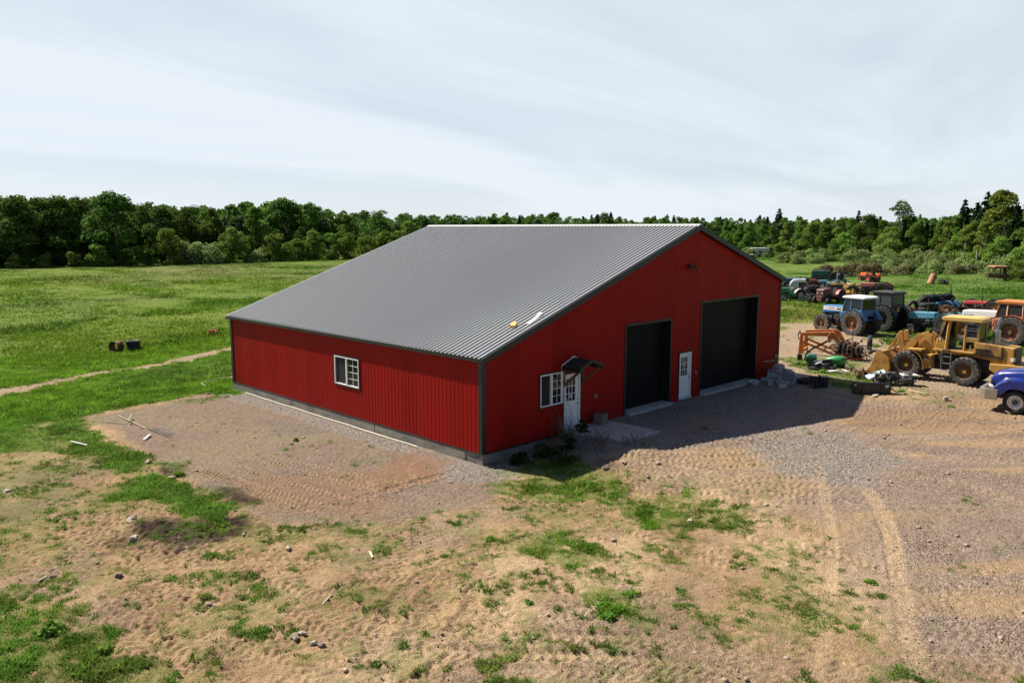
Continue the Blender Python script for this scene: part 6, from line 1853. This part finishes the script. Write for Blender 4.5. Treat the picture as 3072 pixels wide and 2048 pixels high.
b = MB(); b.b(-.95, .95, -.05, .05, 0, .04); o = b.build('plank', 'grey_wood', None); o.location = (20.95, -.28, .98); o.rotation_euler = (0, R(2), R(-4)); tag(o, 'grey plank lying across the block pile against the red wall', 'plank')
b = MB(); b.lathe([(.02, .03), (.16, .03), (.25, .17), (.28, .18), (.27, .19), (.24, .18), (.15, .05), (.02, .05)], ax='z', n=24); b2 = thing('basin', 'white basin with dark scraps in it beside the big garage door', 'basin', (18.45, -.55, .05))
b.build('bowl', 'white_paint', b2, smooth=True); b = MB(); b.blob((0, 0, .13), (.17, .17, .07), 4, .3, 2); b.build('contents', 'grease', b2)
tyre('black tyre lying flat beside the rusty gearbox in the barn shadow', 20.7, -2.25, 0, .42, .26, .24, flat=True)
def heap(par, name, m, n, size, seed, bx=(.05, .25), pipes=6):
    r = random.Random(seed); b = MB(); sx, sy, sz = size
    for k in range(n):
        u = r.random(); z = sz * u * .8
        b.rb((r.uniform(-sx, sx) * (1 - u * .5), r.uniform(-sy, sy) * (1 - u * .5), z + .06), [r.uniform(*bx) for _ in range(3)], r.uniform(0, 3.1), r.uniform(-.5, .5), r.uniform(-.5, .5))
    for k in range(pipes):
        p = Vector((r.uniform(-sx, sx), r.uniform(-sy, sy), r.uniform(.05, sz))); q = p + Vector((r.uniform(-sx, sx), r.uniform(-sy, sy), r.uniform(-.2, .3)))
        b.tube([p, (p + q) / 2 + Vector((0, 0, r.uniform(.0, .2))), q], r.uniform(.015, .04), 6)
    for k in range(max(2, n // 6)):
        p = Vector((r.uniform(-sx, sx) * .7, r.uniform(-sy, sy) * .7, r.uniform(.1, sz * .8))); d = Vector((r.uniform(-1, 1), r.uniform(-1, 1), r.uniform(-.6, .6))).normalized() * r.uniform(.05, .2); b.cyl(p - d, p + d, r.uniform(.06, .16), n=12)
    return b.build(name, m, par, bevel=.008, seg=1)
g_ = thing('scrap_gearbox', 'dark rusty gearbox with a drum and gears in the barn shadow', 'scrap machine', (20.1, -3.0, ground(20.1, -3.0)), R(-40))
heap(g_, 'casing', 'rust_dark', 22, (.35, .3, .5), 4); b = MB(); b.cyl((.45, 0, .0), (.45, 0, .52), .24, .26, 18); b.build('drum', 'grease', g_, smooth=True, bevel=.01)
# black bucket-like box
bx_ = thing('loader_attachment', 'long black steel trough with a pointed end and white stickers', 'bucket', (20.3, -5.75, ground(20.3, -5.75)), math.atan2(-1.33, 1.15))
b = MB(); b.prism([(-.0, 0), (-.02, .54), (.06, .56), (.48, .30), (.08, .02)], 'x', -.88, .88)
b.b(-.88, .88, -.04, -.0, .50, .56); [b.b(-.88 + .44 * k - .02, -.88 + .44 * k + .02, -.03, .0, .02, .5) for k in range(5)]; b.b(-.9, .9, -.03, .0, .0, .06)
b.build('shell', 'black_metal', bx_, bevel=.01, seg=1)
for s in (-1, 1):
    b = MB(); b.prism([(.02, .05), (.0, .52), (.40, .30)], 'x', *sorted((s * .885, s * .895))); b.build('end_plate', 'engine_grey', bx_)
for x0, x1, z0, z1 in ((-.84, -.74, .42, .47), (.62, .80, .38, .45), (.64, .74, .32, .35)):
    b = MB(); b.b(x0, x1, -.047, -.041, z0, z1); b.build('sticker', 'text_white', bx_)
b = MB(); b.b(-.48, .48, -.17, .17, 0, .035); b.cyl((.0, 0, -.005), (0, 0, .04), .06, n=12)
o = one(b, 'panel', 'blue_board', 'pale blue board with a hole propped on the scrap engine', 'board', 23.35, -4.75, .42, math.atan2(-1.1, .75), R(32), R(-22))
e_ = thing('scrap_engine', 'dark grey engine block heap behind the black trough', 'scrap engine', (23.3, -5.35, ground(23.3, -5.35)), R(-50)); heap(e_, 'engine_block', 'engine_grey', 34, (.7, .45, .7), 8); heap(e_, 'manifold', 'grease', 16, (.6, .4, .6), 9)
e_ = thing('scrap_gear_case', 'lighter grey machine casing with a round drum right of the scrap engine', 'scrap machine', (23.85, -6.15, ground(23.85, -6.15)), R(-50)); heap(e_, 'casing', 'engine_grey', 18, (.35, .35, .6), 12); b = MB(); b.cyl((-.35, -.2, .25), (.1, -.25, .3), .2, n=18); b.build('drum', 'engine_grey', e_, smooth=True); b = MB(); b.b(-.3, .45, -.3, .3, .5, .56); b.build('tray', 'grey_white', e_)
heap(thing('wire_tangle', 'thin rusty wire tangle behind the pale blue board', 'wire', (24.1, -3.6, ground(24.1, -3.6))), 'wires', 'rust', 3, (.5, .4, .4), 21, (.02, .05), 26)
lath([(2075 + 12, 897), (2129, 906)], .06, 'pale_wood', 'long pale lath on the gravel right of the scrap engine', lift=.04)
c = on(2172, 919); b = MB(); b.b(-.16, .16, -.09, .09, 0, .12); b.b(-.15, .15, -.08, .08, .12, .16); one(b, 'wood_block', 'grey_wood', 'short wood block alone on the gravel before the loader', 'block', c[0], c[1], .02, .5)
for k, (px, py, lab) in enumerate([(2047, 893, 'reddish broken board beside the trough end'), (2058, 900, 'brown splintered wood below the reddish board'), (2066, 906, 'pale wood chip lowest of the broken boards'), (2010, 910, 'white wood offcut under the trough edge')]):
    c = on(px, py); b = MB(); b.b(-.2, .2, -.06, .06, 0, .04); one(b, 'board_scrap', ('wood', 'wood', 'pale_wood', 'grey_white')[k], lab, 'wood', c[0], c[1], .04, k * .9 + .3)

# orange loader frame off a tractor
of = thing('front_loader_frame', 'orange tractor loader frame standing on its posts past the barn corner', 'loader frame', (29.95, 2.45, ground(29.95, 2.45)), math.atan2(-.97, .25))
for y0 in (0, 1.5):
    b = MB(); b.prism([(-.16, 0), (.16, 0), (.08, 1.28), (-.08, 1.28)], 'y', y0 - .06, y0 + .06); b.build('post', 'orange', of, bevel=.012, seg=1)
    b = MB(); b.prism([(-.05, 1.16), (1.75, 1.22), (1.95, 1.40), (1.9, 1.52), (-.05, 1.36)], 'y', y0 - .08, y0 + .08); b.prism([(1.55, .88), (1.72, .82), (1.98, 1.45), (1.78, 1.55), (1.60, 1.3)], 'y', y0 - .10, y0 + .10); b.prism([(1.78, 1.28), (2.52, .28), (2.68, .38), (2.0, 1.46)], 'y', y0 - .08, y0 + .08); b.build('boom', 'orange', of, bevel=.012, seg=1)
    b = MB(); b.bar((.35, y0 + .02, .12), (1.62, y0 + .02, .92), .09, .09); b.build('cylinder', 'rust', of)
    b = MB(); b.bar((.1, y0 + .1, .75), (1.9, y0 + .1, .1), .07, .14); b.build('strut', 'orange', of)
b = MB(); b.bar((1.2, 0, 1.26), (1.2, 1.5, 1.26), .12, .12); b.bar((2.2, 0, .8), (2.2, 1.5, .8), .1, .1); b.bar((.1, 0, .2), (.1, 1.5, .2), .1, .16); b.build('crossbar', 'orange', of)
b = MB()
for k in range(5): b.tube([(0, .0, 1.3), (-.12 - .04 * k, .05 * k, 1.5 - .06 * k), (-.22, .05 * k, 1.1 - .05 * k), (-.05, .02, .85)], .014, 5)
b.build('hoses', 'grease', of, smooth=True)
# dark heap of tines and bars beside it
ti = thing('scrap_cultivator', 'dark rusty cultivator heap with curved tines beside the orange frame', 'scrap machine', (30.1, -.55, ground(30.1, -.55)), math.atan2(-.97, .25))
heap(ti, 'frame', 'rust_dark', 60, (1.0, .6, 1.15), 31, (.05, .35), 18); heap(ti, 'rods', 'rust', 8, (.9, .5, 1.2), 37, (.04, .15), 24)
for k in range(6):
    b = MB(); P = [(-.2 + .25 * k, -.55, .95), (-.25 + .25 * k, -.8, .7), (-.2 + .25 * k, -.85, .4), (-.1 + .25 * k, -.7, .1), (.0 + .25 * k, -.6, .02)]; b.tube(P, .035, 6); b.build('tine', 'engine_grey' if k % 2 else 'rust_dark', ti, smooth=True)
b = MB(); b.bar((-.35, -.75, .35), (.05, -.8, .12), .22, .06); b.bar((.2, -.85, .1), (.9, -.8, .18), .10, .06); b.build('red_share', 'red_paint', ti)
b = MB(); b.tube([(.1, .4, .9), (.12, .4, 2.0)], .022, 6); b.build('upright_rod', 'grease', ti)
b = MB(); b.blob((1.25, -.3, .55), (.16, .1, .16), 5, .2, 2); b.build('pale_casting', 'engine_grey', ti)
w = thing('spare_wheel', 'spare wheel with a grey rim leaning behind the bucket', 'wheel', (34.2, -.2, ground(34.2, -.2)), R(20)); ww = wheel(w, (0, 0, .5), .5, .3, .28, 'tyre_black', 'steel', 0, -1)
# green pump, mower deck, boxes
gp = thing('scrap_pump', 'glossy green rounded pump casting lying in the grass', 'scrap machine', (26.5, -1.35, ground(26.5, -1.35)), math.atan2(-.9, .3))
b = MB(); b.lathe([(.05, -.62), (.09, -.6), (.14, -.45), (.24, -.2), (.28, .1), (.26, .35), (.18, .5), (.02, .52)], ax='x', n=20, c=(0, 0, .42)); b.build('casing', 'bright_green', gp, smooth=True, angle=60)
b = MB(); b.tube([(-.6, 0, .42), (-.95, -.1, .25)], .035, 8); b.build('shaft', 'steel', gp, smooth=True); heap(gp, 'gears', 'deep_green', 12, (.4, .25, .4), 14)
md = thing('mower_deck', 'black rounded mower deck upturned in the grass', 'mower deck', (25.45, -.9, ground(25.45, -.9)), R(-60))
b = MB(); b.lathe([(.75, .05), (.78, .14), (.74, .15), (.72, .05), (.02, .05)], ax='z', n=26); b.cyl((-.2, 0, .05), (-.2, 0, .45), .2, n=16); b.prism([(.0, .1), (.7, .1), (.6, .55), (.1, .5)], 'y', .1, .2); b.cyl((.3, -.2, .1), (.3, -.2, .35), .14, n=14); b.build('deck', 'black_metal', md, bevel=.008, seg=1); b = MB(); b.tube([(-.3, -.3, .3), (-.1, -.5, .45), (.1, -.4, .3)], .05, 8); b.build('arm', 'galv', md, smooth=True)
for k, (x, y) in enumerate(((27.6, 1.4), (27.85, 1.05))):
    b = MB(); b.b(-.19, .19, -.14, .14, 0, .32); b.b(-.17, .17, -.12, .12, .32, .35); b.cyl((-.1, 0, .35), (-.1, 0, .39), .03); b.cyl((.1, 0, .35), (.1, 0, .39), .03)
    one(b, 'battery', 'black_metal', ('black battery box nearest the orange frame post', 'black battery box in the weeds, right of the other')[k], 'battery', x, y, 0, .5, bevel=.01)
b = MB(); b.b(-.4, .4, -.3, .3, 0, .5); b.b(-.3, .5, -.2, .2, .5, .58); one(b, 'fuel_can', 'deep_green', 'dark green box behind the black mower deck', 'box', 26.6, .2, 0, .4, bevel=.03)
for k, (x, y, s_) in enumerate(((24.7, -1.75, .35), (25.4, -2.35, .4), (24.9, -2.2, .2), (25.2, -1.9, .22))):
    b = MB(); b.b(-s_, s_, -.12, .12, 0, .02); one(b, 'sheet_scrap', 'grey_white', ('white sheet scrap left of the green pump', 'white sheet scrap right of the green pump', 'narrow white strip below the green pump', 'short white strip between the sheets')[k], 'scrap', x, y, .06, k * 1.1 - .4, R(8))

# ------------------------------------------------------------------ the scrap tyres behind the yard
G_T = 'scrap tyres behind the yard'
for k in range(4):
    tyre(f'huge lugged tractor tyre leaning in the tyre row, {ORD[k]} from the left', 62.4 + .62 * k, 5.75 - .42 * k, -.05 + .05 * k, .92, .5, .45, R(-34), lugs=18, lean=R(22), group=G_T)
for k in range(3):
    tyre(f'black tyre in the flat stack before the huge ones, {("lowest", "middle", "topmost")[k]}', 59.8 + .05 * k, 4.75, .38 * k, .68, .38, .36, flat=True, group=G_T)
for k, (x, y, fl_, lab) in enumerate([(61.6, 6.6, 0, 'black tyre standing left of the huge lugged row'), (63.9, 8.4, 1, 'tyre lying by itself at the left end of the scrap'), (63.2, 7.4, 1, 'tyre lying between the lone one and the huge row'), (61.2, 5.9, 1, 'tyre lying at the foot of the huge row'),
        (65.0, 3.1, 0, 'first standing tyre of the right-hand scrap line'), (65.5, 2.65, 0, 'second standing tyre of the right-hand scrap line'), (66.1, 2.3, 0, 'third standing tyre of the right-hand scrap line'), (66.6, 2.0, 0, 'fourth standing tyre of the right-hand scrap line'), (64.3, 2.4, 1, 'tyre lying flat before the right-hand scrap line'), (65.9, 1.3, 1, 'tyre lying flat at the right end of the scrap line'), (67.6, 1.2, 0, 'last tyre of the right-hand scrap line')]):
    tyre(lab, x, y, 0, (.62, .55, .7)[k % 3], .38, .33, R(-30 + 25 * k), flat=bool(fl_), lugs=16 if k % 2 else 0, lean=R(18 * (1 - fl_)), group=G_T)
for k, (x, y, sz_, mm, lab) in enumerate([(57.9, 5.6, (.9, .7, .8), 'rust', 'orange rusty scrap heap left of the stacked tyres'), (54.3, 4.4, (1.0, .7, .3), 'grey_white', 'low heap of white and grey scrap on the grass'), (60.6, 3.0, (1.1, .8, .6), 'rust', 'brown scrap heap before the huge tyres'), (59.6, 2.2, (.9, .7, .45), 'engine_grey', 'grey scrap heap behind the pale blue tractor'), (64.2, 4.6, (.9, .6, .7), 'cab_blue', 'blue painted scrap heap among the tyres'), (56.2, .4, (1.2, .8, .5), 'cab_blue', 'dark blue and steel scrap heap by the red bonnet'), (57.5, -1.2, (1., .7, .5), 'rust_dark', 'dark scrap heap behind the white bonnet'), (52.8, 5.3, (.7, .5, .3), 'rust_dark', 'dark scrap on the grass behind the black tractor'),
        (*on(1845, 690)[:2], (1.0, .7, .8), 'grease', 'black engine heap among the left row of tractors'), (*on(1905, 680)[:2], (1.0, .8, .9), 'rust_dark', 'dark rusty engine heap right of the black one'), (*on(1861, 696)[:2], (1.5, .9, 1.3), 'grease', 'black axle heap in front of the bright green tractor'), (*on(1888, 676)[:2], (1.3, .9, 1.1), 'rust_dark', 'dark scrap heap between the white and the grey green tractors'), (*on(1882, 697)[:2], (1.1, .7, 1.0), 'grease', 'small black scrap heap left of the maroon tractor'), (*on(1950, 688)[:2], (.9, .7, 1.1), 'yellow', 'yellow engine scrap beside the yellow tractor'), (*on(2168, 653)[:2], (1.2, .6, .7), 'grease', 'black scrap frame beside the rusty tank')]):
    t = thing('scrap_heap', lab, 'scrap', (x, y, ground(x, y)), k * .7); heap(t, 'scrap_metal', mm, 26, sz_, 50 + k, (.08, .4), 9)
b = MB(); b.tube([(0, 0, 0), (0, 0, 1.7)], .045, 8); b.b(-.12, .12, -.05, .05, 1.0, 2.0); b.tube([(0, 0, 1.9), (.03, 0, 2.6)], .03, 6); one(b, 'post', 'grease', 'thin dark upright post behind the scrap tyres', 'post', 66.0, 4.6)
tyre('black lugged tyre standing at the barn corner, left of the green tractor', 77.4, 28.6, 0, .8, .45, .4, R(40), lugs=16)
b = MB(); b.lathe([(.01, -.03), (.5, -.02), (.56, .05), (.58, .12), (.54, .12), (.5, .04), (.01, .02)], n=24); one(b, 'tank_lid', 'galv', 'pale round lid standing by the bright green tractor', 'lid', 72.5, 23.7, 1.25, R(-40), smooth=True)
# far scrap on the rise
tkx, tky = on(2140, 652)[:2]
b = MB(); b.lathe([(.01, -.85), (.38, -.83), (.46, -.76), (.46, .76), (.38, .83), (.01, .85)], ax='x', n=24); one(b, 'rusty_tank', 'rust_pale', 'rust streaked steel tank tipped on end in the far grass', 'tank', tkx, tky, .6, R(-20), 0, R(-62), smooth=True)
cs = thing('cab_shell', 'abandoned tractor cab shell with a pale rusty roof on the far rise', 'cab', tuple(on(2290, 644)), R(40))
b = MB()
for sx in (-.95, .95):
    for sy in (-.85, .85): b.bar((sx, sy, 0), (sx * .9, sy * .95, 1.95), .12, .12)
    b.bar((sx * .9, -.8, 1.9), (sx * .9, .8, 1.9), .1, .12); b.bar((sx, -.85, .7), (sx, .85, .7), .1, .5)
b.bar((0, -.85, 0), (0, -.82, 1.95), .1, .1)
b.build('frame', 'rust', cs); b = MB(); b.b(-1.15, 1.15, -1.0, 1.0, 1.97, 2.2); b.build('roof', 'rust_pale', cs, bevel=.06); b = MB(); b.b(-.9, -.05, -.86, -.85, 1.0, 1.85); b.build('window_pane', 'cab_glass', cs)
b = MB(); b.b(.05, .85, -.87, -.85, 1.0, 1.04); b.b(.05, .85, -.87, -.85, 1.8, 1.84); b.b(.05, .09, -.87, -.85, 1.04, 1.8); b.b(.81, .85, -.87, -.85, 1.04, 1.8); b.build('window_frame', 'steel', cs)
tr = thing('box_trailer', 'long white and grey trailer body standing before the far wood', 'trailer', (*bearing(1736, 232), 0), R(-45)); tr.location.z = ground(tr.location.x, tr.location.y)
b = MB(); b.b(-2.3, 2.3, -1.2, 1.2, .6, 2.4); b.build('body', 'galv', tr, bevel=.03); b = MB(); b.b(-2.4, 2.4, -1.3, 1.3, 2.41, 2.53); b.build('roof', 'hood_white', tr)
for s in (-1, 1):
    wheel(tr, (-1.8, s * 1.05, .45), .45, .28, .25, 'tyre_black', 'steel', 0, s)
# bleached dead trunks on the edge of the brush
for k, (px, d_, h) in enumerate(((2228, 158, 4.2), (2236, 158, 2.6), (2262, 157, 2.2))):
    x, y = bearing(px, d_); b = MB(); b.tube([(0, 0, 0), (.1, .05, h * .6), (.0 + .3 * (k == 2), .1, h)], [.14, .10, .05], 6); b.tube([(.08, .04, h * .55), (.7, .3, h * .8)], [.06, .02], 5)
    one(b, 'dead_trunk', 'birch_bark', ('tallest bleached dead trunk at the brush edge', 'short bleached trunk beside the tallest dead one', 'leaning bleached trunk right of the other two')[k], 'dead tree', x, y, smooth=True)
